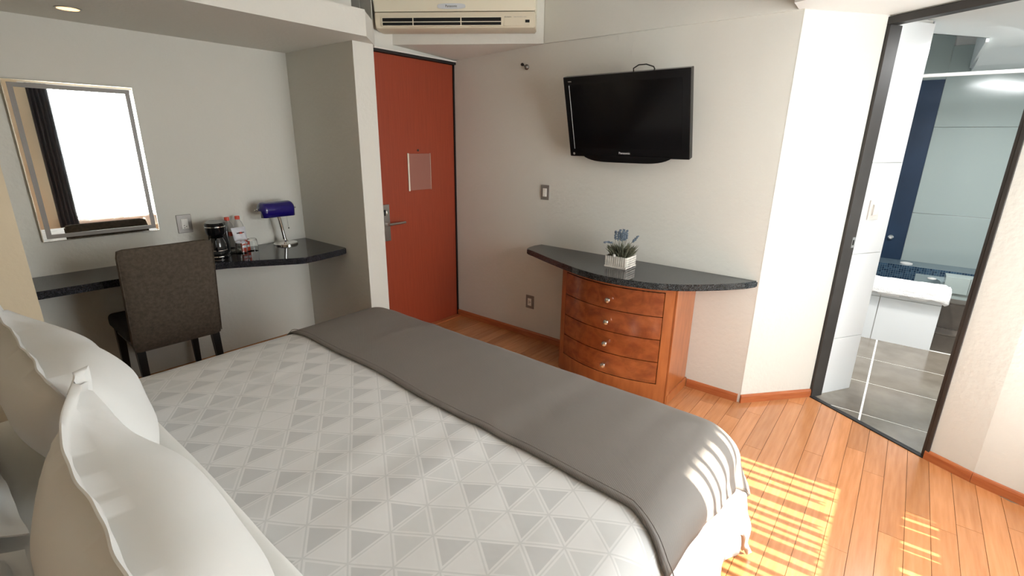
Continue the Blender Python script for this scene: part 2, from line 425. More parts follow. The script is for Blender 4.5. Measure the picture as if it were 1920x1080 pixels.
# door wall
structure(B().box(XL-.1, 3.05, YN, YN+.12, -.05, ZT).done('wall_far', M['wall']), 'white wall behind the built-in desk and mirror', 'wall')
structure(B().box(1.945, 2.098, 2.84, YN, -.018, ZN+.12).done('wall_pier', M['wall']), 'white wall pier between the desk niche and the red door', 'wall')
structure(B().box(2.098, XT, YD+.045, YD+.2, 2.068, ZT).box(2.098, XT, YD-.004, YD+.045, 2.082, ZT).done('wall_door_head', M['wall']), 'wall above the red entrance door', 'wall')
structure(B().box(2.10, 2.2, 3.12, YN-.01, -.018, 2.08).box(2.2, XT, 3.12, 3.2, -.018, 2.08).done('wall_behind_door', M['wall']), 'wall closing the entrance behind the door', 'wall')
structure(B().box(XL, .272, 2.80, YN, -.018, ZT).done('wall_left_pier', M['wall_tan']), 'tan painted wall pier left of the desk niche beside the pillows', 'wall')
structure(B().box(XL-.12, XL, YW-.1, YN, -.05, ZT).done('wall_headboard', M['wall_tan']), 'tan wall behind the bed head', 'wall')
# window wall
WX0, WX1, WZ0, WZ1 = 1.22, 2.52, .46, 2.08
ww = B()
ww.box(XL-.12, WX0, YW-.12, YW, -.05, ZT).box(WX1, 2.75, YW-.12, YW, -.05, ZT)
ww.box(WX0, WX1, YW-.12, YW, -.05, .30)
lw = B().box(WX0, WX1, YW-.12, YW, .41, WZ0)
ww.box(WX0, WX1, YW-.12, YW, WZ1, ZT)
# gaps added in the lower panel to throw small sun spots on the floor
gx = [1.22, 2.070, 2.098, 2.200, 2.212, 2.24, 2.262, 2.352, 2.366, 2.41, 2.432, 2.46, 2.468, 2.52]
for a, b in zip(gx[0::2], gx[1::2]): lw.box(a, b, YW-.10, YW-.02, .30, .41)
structure(ww.done('wall_window', M['wall_tan']), 'tan wall with the curtained window, behind the camera', 'wall')
structure(lw.done('trim_9', M['whiteplastic']), 'white panel under the bedroom window with added gaps that throw sun spots, behind the camera', 'trim')
# ceilings
structure(B().box(XL-.1, 3.1, YW-.1, YN+.1, ZT, ZT+.1).done('ceiling', M['ceiling']), 'raised white ceiling of the bedroom', 'ceiling')
structure(B().box(XL, 1.93, 2.67, YN, ZN, 2.222).box(XL, 1.93, 2.80, YN, 2.222, ZT).prism([(1.93, 2.67), (2.098, 2.835), (2.098, YN), (1.93, YN)], ZN, 2.215).done('trim_1', M['wall']), 'lowered soffit over the desk niche', 'trim')
# soffit carrying the air conditioner
A1 = Vector((XT, 2.08, 0)); AD = Vector((-.5547, .8321, 0)); AN = Vector((-.8321, -.5547, 0))
A2 = A1 + AD*1.17
sf = B()
_pz = [(P2(A1), 2.129), (P2(A2), 2.122), ((2.14, 3.10), 2.088), ((XT, 3.10), 2.088)]
_lo = [sf.bm.verts.new((p[0], p[1], z)) for p, z in _pz]; _hi = [sf.bm.verts.new((p[0], p[1], ZT)) for p, z in _pz]
sf.bm.faces.new(_lo[::-1]); sf.bm.faces.new(_hi)
for k in range(4): sf.bm.faces.new((_lo[k], _lo[(k+1) % 4], _hi[(k+1) % 4], _hi[k]))
sf.prism([P2(A2), (2.10, 2.84), (2.10, 3.10), (2.14, 3.10)], ZN, ZT)
structure(sf.done('trim_2', M['wall']), 'diagonal soffit above the entrance that carries the air conditioner', 'trim')
# low ceiling on the right
structure(B().prism([(XT, .585), (2.78, .58), (2.60, .10), (2.30, YW), (2.66, YW), P2(K1), P2(R0), P2(L0), (2.92, .565)], ZC, ZT-.001).done('trim_3', M['ceiling']), 'lowered ceiling strip in front of the bathroom door', 'trim')

# baseboards
def baseboard(name, pts, label):
    b = B()
    for (a, c) in zip(pts, pts[1:]):
        a = Vector((*a, 0)); c = Vector((*c, 0)); d = (c-a).normalized(); n = Vector((-d.y, d.x, 0))
        t = .012; h = .052
        prof = [(0, 0), (t, 0), (t, h-.012), (t*.7, h-.004), (t*.35, h), (0, h)]
        A = [b.bm.verts.new(a+n*p+Vector((0, 0, q))) for p, q in prof]; C_ = [b.bm.verts.new(c+n*p+Vector((0, 0, q))) for p, q in prof]
        b.bm.faces.new(A); b.bm.faces.new(C_[::-1])
        for i in range(len(prof)): b.bm.faces.new((A[i], C_[i], C_[(i+1) % len(prof)], A[(i+1) % len(prof)]))
    return structure(b.done(name, M['base']), label, 'baseboard')
baseboard('baseboard_right', [(XT, .575), (XT, .885)], 'reddish wooden baseboard under the right end of the dresser top')
baseboard('baseboard_far_right', [(XT, 1.67), (XT, YD)], 'reddish wooden baseboard between dresser and entrance door')
baseboard('baseboard_diagonal', [P2(L0-Vector((.004, -.004, 0))), (2.929, .561)], 'reddish wooden baseboard along the angled white wall')
baseboard('baseboard_near_right', [P2(K2), P2(K1), P2(R0)], 'reddish wooden baseboard right of the bathroom doorway')

# ------------------------------------------------------------------ entrance door
d1 = thing('door_1', 'tall reddish cherry veneer entrance door with steel handle', 'door', (2.52, YD, 0), kind='structure')
fr = B(); fr.box(2.10, XT-.002, YD-.028, YD+.045, 2.062, 2.081).box(XT-.012, XT-.002, YD-.010, YD+.045, 0, 2.062)
fr.done('door_frame', M['black'], d1)
B().box(2.10, XT-.002, YD-.036, YD-.029, 2.079, 2.087).done('head_trim', M['whiteplastic'], d1)
B().box(2.125, XT-.014, YD, YD+.04, .006, 2.060, bev=.002).done('door_leaf', M['door'], d1)
pl = B().box(2.158, 2.236, YD-.008, YD, .775, 1.045, bev=.003).done('handle_plate', M['steel'], d1)
B().box(2.187, 2.199, YD-.0095, YD-.0075, .965, 1.005).lathe([(.009, 0), (.009, .002)], 12, mtx=Matrix.Translation((2.193, YD-.0076, 1.0)) @ Matrix.Rotation(PI/2, 4, 'X')).done('keyhole', M['dark'], pl)
lv = B().tube([(2.195, YD-.006, .905), (2.195, YD-.052, .905)], .011, 12).tube([(2.185, YD-.052, .905), (2.245, YD-.052, .905), (2.345, YD-.050, .905)], [.011, .010, .009], 12).done('lever', M['steel'], pl, smooth=True)
B().box(2.205, 2.219, YD-.012, YD-.0075, .975, .998, bev=.002).done('thumb_turn', M['chrome'], pl)
B().lathe([(.008, 0), (.008, .004), (.004, .006)], 14, mtx=Matrix.Translation((2.535, YD, 1.425)) @ Matrix.Rotation(PI/2, 4, 'X')).done('peephole', M['black'], d1)
B().box(2.125, XT-.014, YD-.05, YD+.05, -.002, .008, bev=.003).done('threshold', M['base'], d1)

n = thing('door_notice', 'pale pinkish notice sheet in clear holder on the red entrance door', 'notice', (2.54, YD-.002, 1.13))
B().box(2.440, 2.652, YD-.006, YD-.001, 1.130, 1.400, bev=.002).done('sheet', M['paper'], n)
B().box(2.428, 2.441, YD-.009, YD-.001, 1.126, 1.404, bev=.002).done('spine', M['clearedge'], n)
B().box(2.652, 2.6535, YD-.008, YD-.001, 1.128, 1.402).done('holder_edge', M['clearedge'], n)

# ------------------------------------------------------------------ bathroom door frame
d2 = thing('door_2', 'charcoal metal frame of the open bathroom doorway', 'door frame', (L0+DB*.327).to_tuple(), kind='structure')
def obb(b, o, du, dv, u0, u1, v0, v1, z0, z1, bev=0):
    m = Matrix(((du.x, dv.x, 0, o.x), (du.y, dv.y, 0, o.y), (0, 0, 1, 0), (0, 0, 0, 1)))
    return b.box(u0, u1, v0, v1, z0, z1, bev=bev, mtx=m)
jl = obb(B(), L0, DB, NB, 0, .016, -.006, .082, 0, 2.086, .002); obb(jl, L0, DB, NB, -.022, .0, -.009, -.001, 0, 2.122, .002)
jl = jl.done('jamb', M['jamb'], d2)
jr = obb(B(), L0, DB, NB, .640, .655, -.006, .10, 0, 2.086, .002); obb(jr, L0, DB, NB, .655, .672, -.009, -.001, 0, 2.122, .002)
jr.done('jamb', M['jamb'], d2)
hd = obb(B(), L0, DB, NB, -.022, .672, -.009, .05, 2.086, 2.122, .002)
hd.done('header', M['jamb'], d2)
obb(B(), L0, DB, NB, 0, .655, -.012, .02, -.015, .006, .002).done('sill_strip', M['black'], d2)
obb(B(), L0, DB, NB, .016, .0175, .055, .075, .945, 1.005).done('strike_plate', M['steel'], d2)
obb(B(), L0, DB, NB, .0172, .0185, .060, .070, .960, .990).done('strike_hole', M['dark'], d2)

# white tiled reveal: tiles one by one
rv = B(); obb(rv, L0, DB, NB, -.03, -.008, .082, .335, -.018, 2.135)
rvo = structure(rv.done('wall_reveal', M['grout']), 'narrow white tiled wall just inside the bathroom doorway', 'wall')
zs = [-.018, .335, .93, 1.335, 1.93, 2.135]
zs = [-.0175, .372, .9, 1.415, 2.12]
for a, b in zip(zs, zs[1:]):
    obb(B(), L0, DB, NB, -.0085, 0.0, .084, .344, a+.0015, b-.0015, .001).done('tile', M['tilewhite'], rvo)
structure(obb(B(), L0, DB, NB, -.32, -.0005, .3365, .344, -.018, 2.13).done('trim_5', M['tilewhite']), 'white tile end face of the doorway wall', 'trim')
# ------------------------------------------------------------------ bathroom shell
BX1 = 5.70
bf = structure(B().prism([P2(L0+NB*.02-DB*.6), P2(L0+NB*.02+DB*1.6), (3.2, -1.6), (BX1, -1.6), (BX1, 1.3), (3.7, 1.3)], -.12, -.0015).done('floor_bathroom', M['groutdark']), 'dark slate tiled bathroom floor with pale grout', 'floor')
xs = [2.79, 3.26, 3.757, 4.232, 4.72]
ys = [-1.42, -.87, -.025+.0-.42-.0, -.025, .53, 1.08]
ys = [-1.375, -.70, -.025, .65, 1.29]
def clipdoor(poly): return clip(poly, P2(L0+NB*.022), P2(NB))
for i in range(4):
    for j in range(4):
        g = .0055
        poly = clipdoor([(xs[i]+g, ys[j]+g), (xs[i+1]-g, ys[j]+g), (xs[i+1]-g, ys[j+1]-g), (xs[i]+g, ys[j+1]-g)])
        if len(poly) > 2 and area(poly) > .003:
            B().prism(poly, -.0014, .001).done('tile', M['tilefloor'], bf)
wf = structure(B().box(BX1, BX1+.1, -1.6, 1.3, -.1, 2.6).done('wall_bath_far', M['grout']), 'far bathroom wall of large grey green tiles', 'wall')
zz = [.205, .935, 1.665, 2.30]
yy = [-1.6, -1.26, -.66, -.055]
for a, b in zip(zz, zz[1:]):
    for c, d in zip(yy, yy[1:]):
        B().box(BX1-.012, BX1, c+.0012, d-.0012, a+.0015, b-.0015, bev=.001).done('tile', M['tilegrey'], wf)
structure(B().box(BX1-.02, BX1, -.055, 1.3, .2, 2.045).done('trim_6', M['navy']), 'tall dark navy blue glazed panel on the far bathroom wall', 'trim')
structure(B().box(BX1-.012, BX1, -.055, 1.3, 2.045, 2.45).done('trim_7', M['tilegrey']), 'grey green tile band above the navy panel', 'trim')
structure(B().box(3.052, BX1+.1, 1.3, 1.4, -.1, 2.6).done('wall_bath_left', M['tilewhite']), 'left bathroom side wall, mostly hidden', 'wall')
structure(B().box(2.7, BX1+.1, -1.7, -1.6, -.1, 2.6).done('wall_bath_right', M['tilewhite']), 'right bathroom side wall, mostly hidden', 'wall')
# bathroom ceiling with a raised opening
bc = B()
bc.prism([P2(L0+NB*.05-DB*.8), P2(L0+NB*.05+DB*1.9), (4.82, -1.6), (4.82, -.20), (4.36, -.20), (4.02, .075), (3.85, 1.3)], 2.14, 2.18)
bc.box(2.6, BX1+.1, -1.7, 1.4, 2.5, 2.6)
# cove towards the shower
bm_ = bc.bm
rw = []
for k in range(9):
    a = k/8
    rw.append([bm_.verts.new((4.82+.45*a, yv, 2.14-.05*a**1.3)) for yv in (-1.6, -.20)])
for A, C_ in zip(rw, rw[1:]): bm_.faces.new((A[0], A[1], C_[1], C_[0]))
bc.box(5.27, BX1, -1.6, -.2, 2.09, 2.2)
bc.box(4.36, BX1, -.20, -.185, 2.12, 2.5).prism([(4.36, -.2), (4.02, .075), (3.85, 1.3), (3.84, 1.3), (4.01, .07), (4.35, -.2)], 2.14, 2.5)
structure(bc.done('ceiling_bathroom', M['bathpaint']), 'pale bathroom ceiling with a raised opening', 'ceiling')

# tub front block
tub = thing('bathtub', 'white tiled built-in bathtub with curved blue mosaic basin', 'bathtub', (4.9, .2, 0))
B().box(4.725, 4.86, -.345, 1.29, -.012, .46).box(4.86, 4.90, -.345, 1.29, -.012, .30).done('apron_core', M['grout'], tub)
for a, b in ((.0, .36), (.364, .46)):
    for c, d in ((-.352, .02), (.024, .62), (.624, 1.29)):
        B().box(4.712, 4.725, c, d-.001, a, b-.001, bev=.0012).done('tile', M['tilewhite'], tub)
B().box(4.725, 4.90, -.352, -.345, 0, .46).done('end_tile', M['tilewhite'], tub)
B().box(4.712, 4.90, -.352, 1.29, .46, .467).done('deck', M['tilewhite'], tub)
# mosaic back bench and basin wall
B().box(5.42, BX1-.013, -1.59, 1.29, .0, .50).done('mosaic_bench', M['mosaic'], tub)
B().box(4.90, 5.42, -.35, 1.29, .08, .16).done('basin_floor', M['mosaic'], tub)
# curved grey rim
rim = B(); ring = []
for k in range(17):
    a = D2R(95+k*80/16)
    ring.append((5.38+.0*k+.42*math.cos(a)*1.1-.0, -.62+.46*math.sin(a)))
rim_poly = [(5.415, -1.2), (5.415, -.18)] + [(5.40-.22*(1-math.cos(PI/2*k/8)), -.18-.16*math.sin(PI/2*k/8)) for k in range(1, 9)] + [(5.18, -.345), (5.18, -1.2)]
rim.prism(rim_poly, .30, .445)
rim.done('basin_rim', M['porcelain'], tub, smooth=True)
for (x, y_) in ((5.27, -.50),):  # white discs stand in for the lights on the tub ledge
    B().lathe([(.045, 0), (.045, .008), (.03, .012), (0, .012)], 20, (x, y_, .445)).done('deck_disc', M['whiteplastic'], tub, smooth=True)
B().lathe([(.045, 0), (.045, .008), (.03, .012), (0, .012)], 20, (5.52, -.10, .50)).done('deck_disc', M['whiteplastic'], tub, smooth=True)
B().lathe([(.030, 0), (.030, .006), (.02, .010), (0, .010)], 20, (5.27, -.285, .445)).done('deck_disc', M['whiteplastic'], tub, smooth=True)
# white tiled block right of tub, above the steps
bk = thing('tiled_plinth', 'pale grey green tiled plinth above the dark bathroom steps', 'plinth', (5.1, -.8, 0))
B().box(5.05, 5.179, -1.59, -.353, .02, .528).done('core', M['tilegrey'], bk)
for c, d in ((-.50, -.354), (-1.1, -.502), (-1.59, -1.102)):
    B().box(5.038, 5.05, c+.001, d-.001, .40, .53, bev=.001).done('tile', M['tilegrey'], bk)
# towel
def towel():
    b = B(); n1, n2 = 36, 60; rows = []
    prof = []
    for k in range(n1+1):
        t = k/n1
        if t < .30: x, z = 4.705-.012, .385+(t/.30)*.070; off = (-1, 0)
        elif t < .42: a = (t-.30)/.12*PI/2; x, z = 4.717-.024*math.cos(a), .455+.024*math.sin(a)
        else: x, z = 4.717+(t-.42)/.58*.16, .479
        prof.append((x, z))
    for j in range(n2+1):
        y_ = -.385+j*(1.0)/n2
        rr = []
        for i, (x, z) in enumerate(prof):
            nz = noise.noise(Vector((x*14, y_*11, z*14)))*.007+noise.noise(Vector((x*40, y_*34, z*40)))*.003
            zz_ = z+nz; xx = x-abs(nz)
            if i == 0: zz_ = .398+.008*noise.noise(Vector((0, y_*20, 3)))
            if y_ < -.36: zz_ -= .01
            rr.append(b.bm.verts.new((xx, y_, zz_)))
        rows.append(rr)
    for A, C_ in zip(rows, rows[1:]):
        for i in range(n1): b.bm.faces.new((A[i], A[i+1], C_[i+1], C_[i]))
    o = b.done('bath_towel', M['towel'], smooth=True)
    md = o.modifiers.new('t', 'SOLIDIFY'); md.thickness = .012; md.offset = 1
    return tag(o, 'thick white towel folded over the front edge of the bathtub', 'towel')
towel()
# steps
st = thing('bathroom_steps', 'two dark brown tiled steps rising beside the bathtub', 'steps', (4.9, -.8, 0))
B().box(4.752, 4.90, -1.58, -.353, 0, .133).box(4.912, 5.037, -1.58, -.353, 0, .345).done('core', M['groutdark'], st)
for c, d in ((-.556, -.355), (-1.05, -.560), (-1.58, -1.054)):
    B().box(4.74, 4.752, c, d, .001, .131, bev=.001).done('riser_tile', M['tilestep'], st)
    B().box(4.742, 4.899, c, d, .133, .144, bev=.001).done('tread_tile', M['tilestep'], st)
    B().box(4.90, 4.912, c, d, .146, .343, bev=.001).done('riser_tile', M['tilestep'], st)
    B().box(4.902, 5.037, c, d, .345, .357, bev=.001).done('tread_tile', M['tilestep'], st)
cr = thing('curtain_rail', 'white horizontal rail across the bathroom above the tub', 'rail', (4.75, -.2, 1.99))
B().tube([(4.75, 1.29, 1.985), (4.75, -1.59, 1.985)], .0125, 12).done('rail_bar', M['whiteplastic'], cr, smooth=True)
for yv in (1.285, -1.585): B().lathe([(.03, -.006), (.03, .006)], 18, mtx=Matrix.Translation((4.75, yv, 1.985)) @ Matrix.Rotation(PI/2, 4, 'X')).done('flange', M['whiteplastic'], cr, smooth=True)
gh = B().lathe([(.022, 0), (.022, .02), (.012, .03), (0, .03)], 16, mtx=Matrix.Translation((5.68, .055, .70)) @ Matrix.Rotation(-PI/2, 4, 'Y')).done('wall_tap', M['chrome'], smooth=True)
tag(gh, 'small round chrome tap knob low on the navy panel', 'tap')

# ------------------------------------------------------------------ switches and outlets (local frame: X right, Y up, Z out of the wall)
def wall_device(name, label, cat, origin, xdir, w_, h_, kind, platemat, group=None):
    m = frame_mtx(origin, xdir, (0, 0, 1))
    t = thing(name, label, cat); t.matrix_world = m
    t.location = origin; t.rotation_euler = m.to_euler()
    b = B(); b.box(-w_/2, w_/2, -h_/2, h_/2, 0, .007, bev=.002); b.done('plate', platemat, t, world=False)
    iw, ih = (w_*.46, h_*.56)
    b = B(); b.box(-iw/2, iw/2, -ih/2, ih/2, .007, .0105, bev=.001); ins = b.done('insert', M['whiteplastic'], t, world=False)
    if kind == 'switch':
        for k in range(3):
            B().box(-iw*.40, iw*.40, -ih/2+ih*(k+.08)/3, -ih/2+ih*(k+.92)/3, .0105, .0125 if k == 1 else .0135, bev=.0006).done('rocker', M['whiteplastic'], ins, world=False)
    elif kind == 'both':
        B().box(-iw*.40, iw*.40, -ih*.05, ih*.42, .0105, .014, bev=.0006).done('rocker', M['whiteplastic'], ins, world=False)
        for (px, py) in ((-iw*.12, -ih*.16), (-iw*.12, -ih*.38), (iw*.18, -ih*.27)):
            B().box(px-.003, px+.003, py-.002, py+.002, .0104, .0112).done('socket_slot', M['dark'], ins, world=False)
    elif kind == 'outlet':
        for (px, py) in ((-iw*.1, ih*.12), (-iw*.1, -ih*.12), (iw*.18, 0)):
            B().box(px-.004, px+.004, py-.0022, py+.0022, .0104, .0112).done('socket_slot', M['dark'], ins, world=False)
    elif kind == 'single':
        B().box(-iw*.46, iw*.46, -ih*.46, ih*.46, .0105, .014, bev=.001).done('rocker', M['whiteplastic'], ins, world=False)
    return t
wall_device('wall_switch', 'grey light switch plate on the white wall left of the television', 'switch', (XT, 2.047, 1.150), (0, -1, 0), .072, .105, 'switch', M['plate'])
wall_device('wall_outlet', 'grey power outlet low on the wall left of the dresser', 'outlet', (XT, 2.158, .293), (0, -1, 0), .076, .106, 'outlet', M['plate'])
wall_device('wall_switch', 'grey switch and socket plate between the mirror and the coffee maker', 'switch', (1.128, YN, .953), (1, 0, 0), .086, .118, 'both', M['plate'])
so = L0 + NB*.194
wall_device('wall_switch', 'cream light switch on the white tiles inside the bathroom doorway', 'switch', (so.x, so.y, 1.155), NB, .085, .112, 'single', M['whiteplastic'])

# wall bumper
h = thing('wall_stop', 'small metal door stop with black rubber tip high on the television wall', 'door stop', (XT, 2.235, 2.0))
B().lathe([(.018, 0), (.018, .006), (.012, .014), (.006, .02)], 18, mtx=Matrix.Translation((XT, 2.238, 1.995)) @ Matrix.Rotation(-PI/2, 4, 'Y')).done('base', M['gunmetal'], h, smooth=True)
B().tube([(XT-.012, 2.238, 1.995), (XT-.055, 2.232, 2.003)], .005, 8).done('rod', M['gunmetal'], h, smooth=True)
B().lathe([(.0, -.008), (.009, -.007), (.011, 0), (.009, .007), (0, .008)], 16, mtx=Matrix.Translation((XT-.062, 2.231, 2.004)) @ Matrix.Rotation(-PI/2, 4, 'Y')).done('rubber_tip', M['black'], h, smooth=True)

# ------------------------------------------------------------------ air conditioner
def air_conditioner():
    o0 = A1 + AD*.068
    t = thing('air_conditioner', 'cream wall air conditioner above the entrance door', 'air conditioner', (o0.x, o0.y, 2.18))
    # local frame along u (AD), out (AN)
    m = Matrix(((AD.x, AN.x, 0, 0), (AD.y, AN.y, 0, 0), (0, 0, 1, 0), (0, 0, 0, 1)))
    W = 1.032; Dp = .20; Hh = .28
    def prof_poly(pts, u0, u1, name, mm, parent, smooth=True):
        b = B(); A = [b.bm.verts.new(m @ Vector((u0, p, q))) for p, q in pts]; C_ = [b.bm.verts.new(m @ Vector((u1, p, q))) for p, q in pts]
        b.bm.faces.new(A); b.bm.faces.new(C_[::-1])
        for i in range(len(pts)): b.bm.faces.new((A[i], C_[i], C_[(i+1) % len(pts)], A[(i+1) % len(pts)]))
        bmesh.ops.bevel(b.bm, geom=[e for e in b.bm.edges if len({v for v in e.verts} & set(A)) == 2 or len({v for v in e.verts} & set(C_)) == 2], offset=.006, segments=2, affect='EDGES')
        return b.done(name, mm, parent, smooth=smooth, world=False)
    prof_poly([(0, .02), (.05, .0), (.165, .0), (.185, .008), (.195, .03), (.198, .095), (.175, .10), (.0, .10)], 0, W, 'lower_body', M['acpanel'], t)
    prof_poly([(0, .10), (.175, .10), (.200, .101), (.204, .16), (.202, .22), (.19, .262), (.165, .28), (0, .28)], 0, W, 'front_panel', M['acplastic'], t)
    # outlet slot
    sl = B().box(.212, .982, .10, .1985, .018, .064, mtx=m).done('air_outlet', M['dark'], t, world=False)
    B().box(.214, .980, .17, .2035, .038, .042, mtx=m).box(.214, .980, .19, .2035, .0155, .020, mtx=m).box(.209, .985, .19, .201, .064, .067, mtx=m).done('louvre', M['acplastic'], t, world=False)
    for u in (.206, .980): B().box(u, u+.008, .17, .2005, .0155, .067, mtx=m).done('slot_end', M['acpanel'], t, world=False)
    for u in (.47, .78): B().box(u-.003, u+.003, .18, .2015, .018, .064, mtx=m).done('vane', M['acplastic'], t, world=False)
    B().box(.03, .20, .190, .1965, .016, .074, bev=.003, mtx=m).done('receiver_panel', M['acpanel'], t, world=False)
    B().box(.035, .062, .1960, .1985, .034, .050, bev=.001, mtx=m).done('receiver_window', M['dark'], t, world=False)
    bp = []
    for k in range(24):
        a = 2*PI*k/24; c, s_ = math.cos(a), math.sin(a)
        bp.append((.529+.090*math.copysign(abs(c)**.6, c), .127+.0155*math.copysign(abs(s_)**.6, s_)))
    b = B(); A = [b.bm.verts.new(m @ Vector((u, .2035, z))) for u, z in bp]; C_ = [b.bm.verts.new(m @ Vector((u, .2065, z))) for u, z in bp]
    b.bm.faces.new(A[::-1]); b.bm.faces.new(C_)
    for i in range(24): b.bm.faces.new((A[i], A[(i+1) % 24], C_[(i+1) % 24], C_[i]))
    bd = b.done('badge', M['badge'], t, world=False)
    # lettering: reads left to right from in front: x axis is -AD
    def tm(u, out, z): 
        o = m @ Vector((u, out, z)); return frame_mtx(o, -AD, (0, 0, 1))
    text_part('lettering', 'Panasonic', .019, tm(.529, .2068, .127), M['ink'], bd)
    text_part('lettering', 'ECONAVI', .010, tm(.172, .1968, .066), M['ink'], t)
    text_part('lettering', 'TIMER  POWERFUL  QUIET', .007, tm(.095, .1968, .066), M['greyink'], t)
    return t
air_conditioner()

# ------------------------------------------------------------------ television
def television():
    top = Vector((2.72, 1.392, 1.881)); bot = Vector((2.852, 1.402, 1.412))
    yd = Vector((0, -1, 0)); upv = (top-bot).normalized()
    m = frame_mtx(bot, yd, upv)      # x = to the right in view, y = up the screen, z = out
    t = thing('television', 'black flat television tilted forward on the white wall', 'television')
    t.location = m.translation; t.rotation_euler = m.to_euler()
    W, H = .792, .487
    zo = -.0
    B().box(-W/2, W/2, 0, H, -.045, 0, bev=.004).box(-W/2+.08, W/2-.08, .12, H-.06, -.065, -.04, bev=.012).done('cabinet', M['blackplastic'], t, world=False)
    B().box(-W/2+.055, W/2-.045, .055, H-.045, -.001, .0012).done('screen', M['screen'], t, world=False)
    b = B(); pts = []
    for k in range(25):
        s_ = -1+2*k/24; pts.append((.285*s_, -.030*(1-abs(s_)**5)))
    poly = [(x+.0, yv) for x, yv in pts] + [(.285, .012), (-.285, .012)]
    b.prism(poly, -.05, .008); b.done('speaker_bar', M['blackplastic'], t, world=False)
    B().box(-W/2+.038, -W/2+.040, .05, H-.05, 0, .0016).done('chrome_line', M['silverink'], t, world=False)
    text_part('lettering', 'Panasonic', .019, Matrix.Translation((-.005, .028, .0012)), M['silverink'], t)
    text_part('lettering', 'VIERA', .009, Matrix.Translation((-W/2+.046, H-.028, .0012)), M['greyink'], t)
    b = B().lathe([(.0075, 0), (.0075, .0012)], 20, mtx=Matrix.Translation((-W/2+.030, .018, 0))); b.done('power_light', M['greyink'], t, world=False)
    cb = B().tube([(.045, H-.02, -.06), (.05, H+.012, -.05), (.085, H+.028, -.045), (.13, H+.028, -.045), (.17, H+.012, -.05), (.18, H-.02, -.06)], .0035, 8).done('cable', M['black'], t, smooth=True, world=False)
    # bracket in world coords on the wall
    br = B(); br.box(-.12, .12, .14, .36, -.085, -.0651); br.done('bracket', M['black'], t, world=False)
    iv = m.inverted()
    ar = B().box(XT-.03, XT-.002, 1.30, 1.49, 1.55, 1.75); ar.bm.transform(iv); ar.done('wall_plate', M['black'], t, world=False)
    ar = B().tube([(XT-.02, 1.395, 1.65), (2.86, 1.395, 1.65)], .02, 8); ar.bm.transform(iv); ar.done('bracket_arm', M['black'], t, world=False)
television()

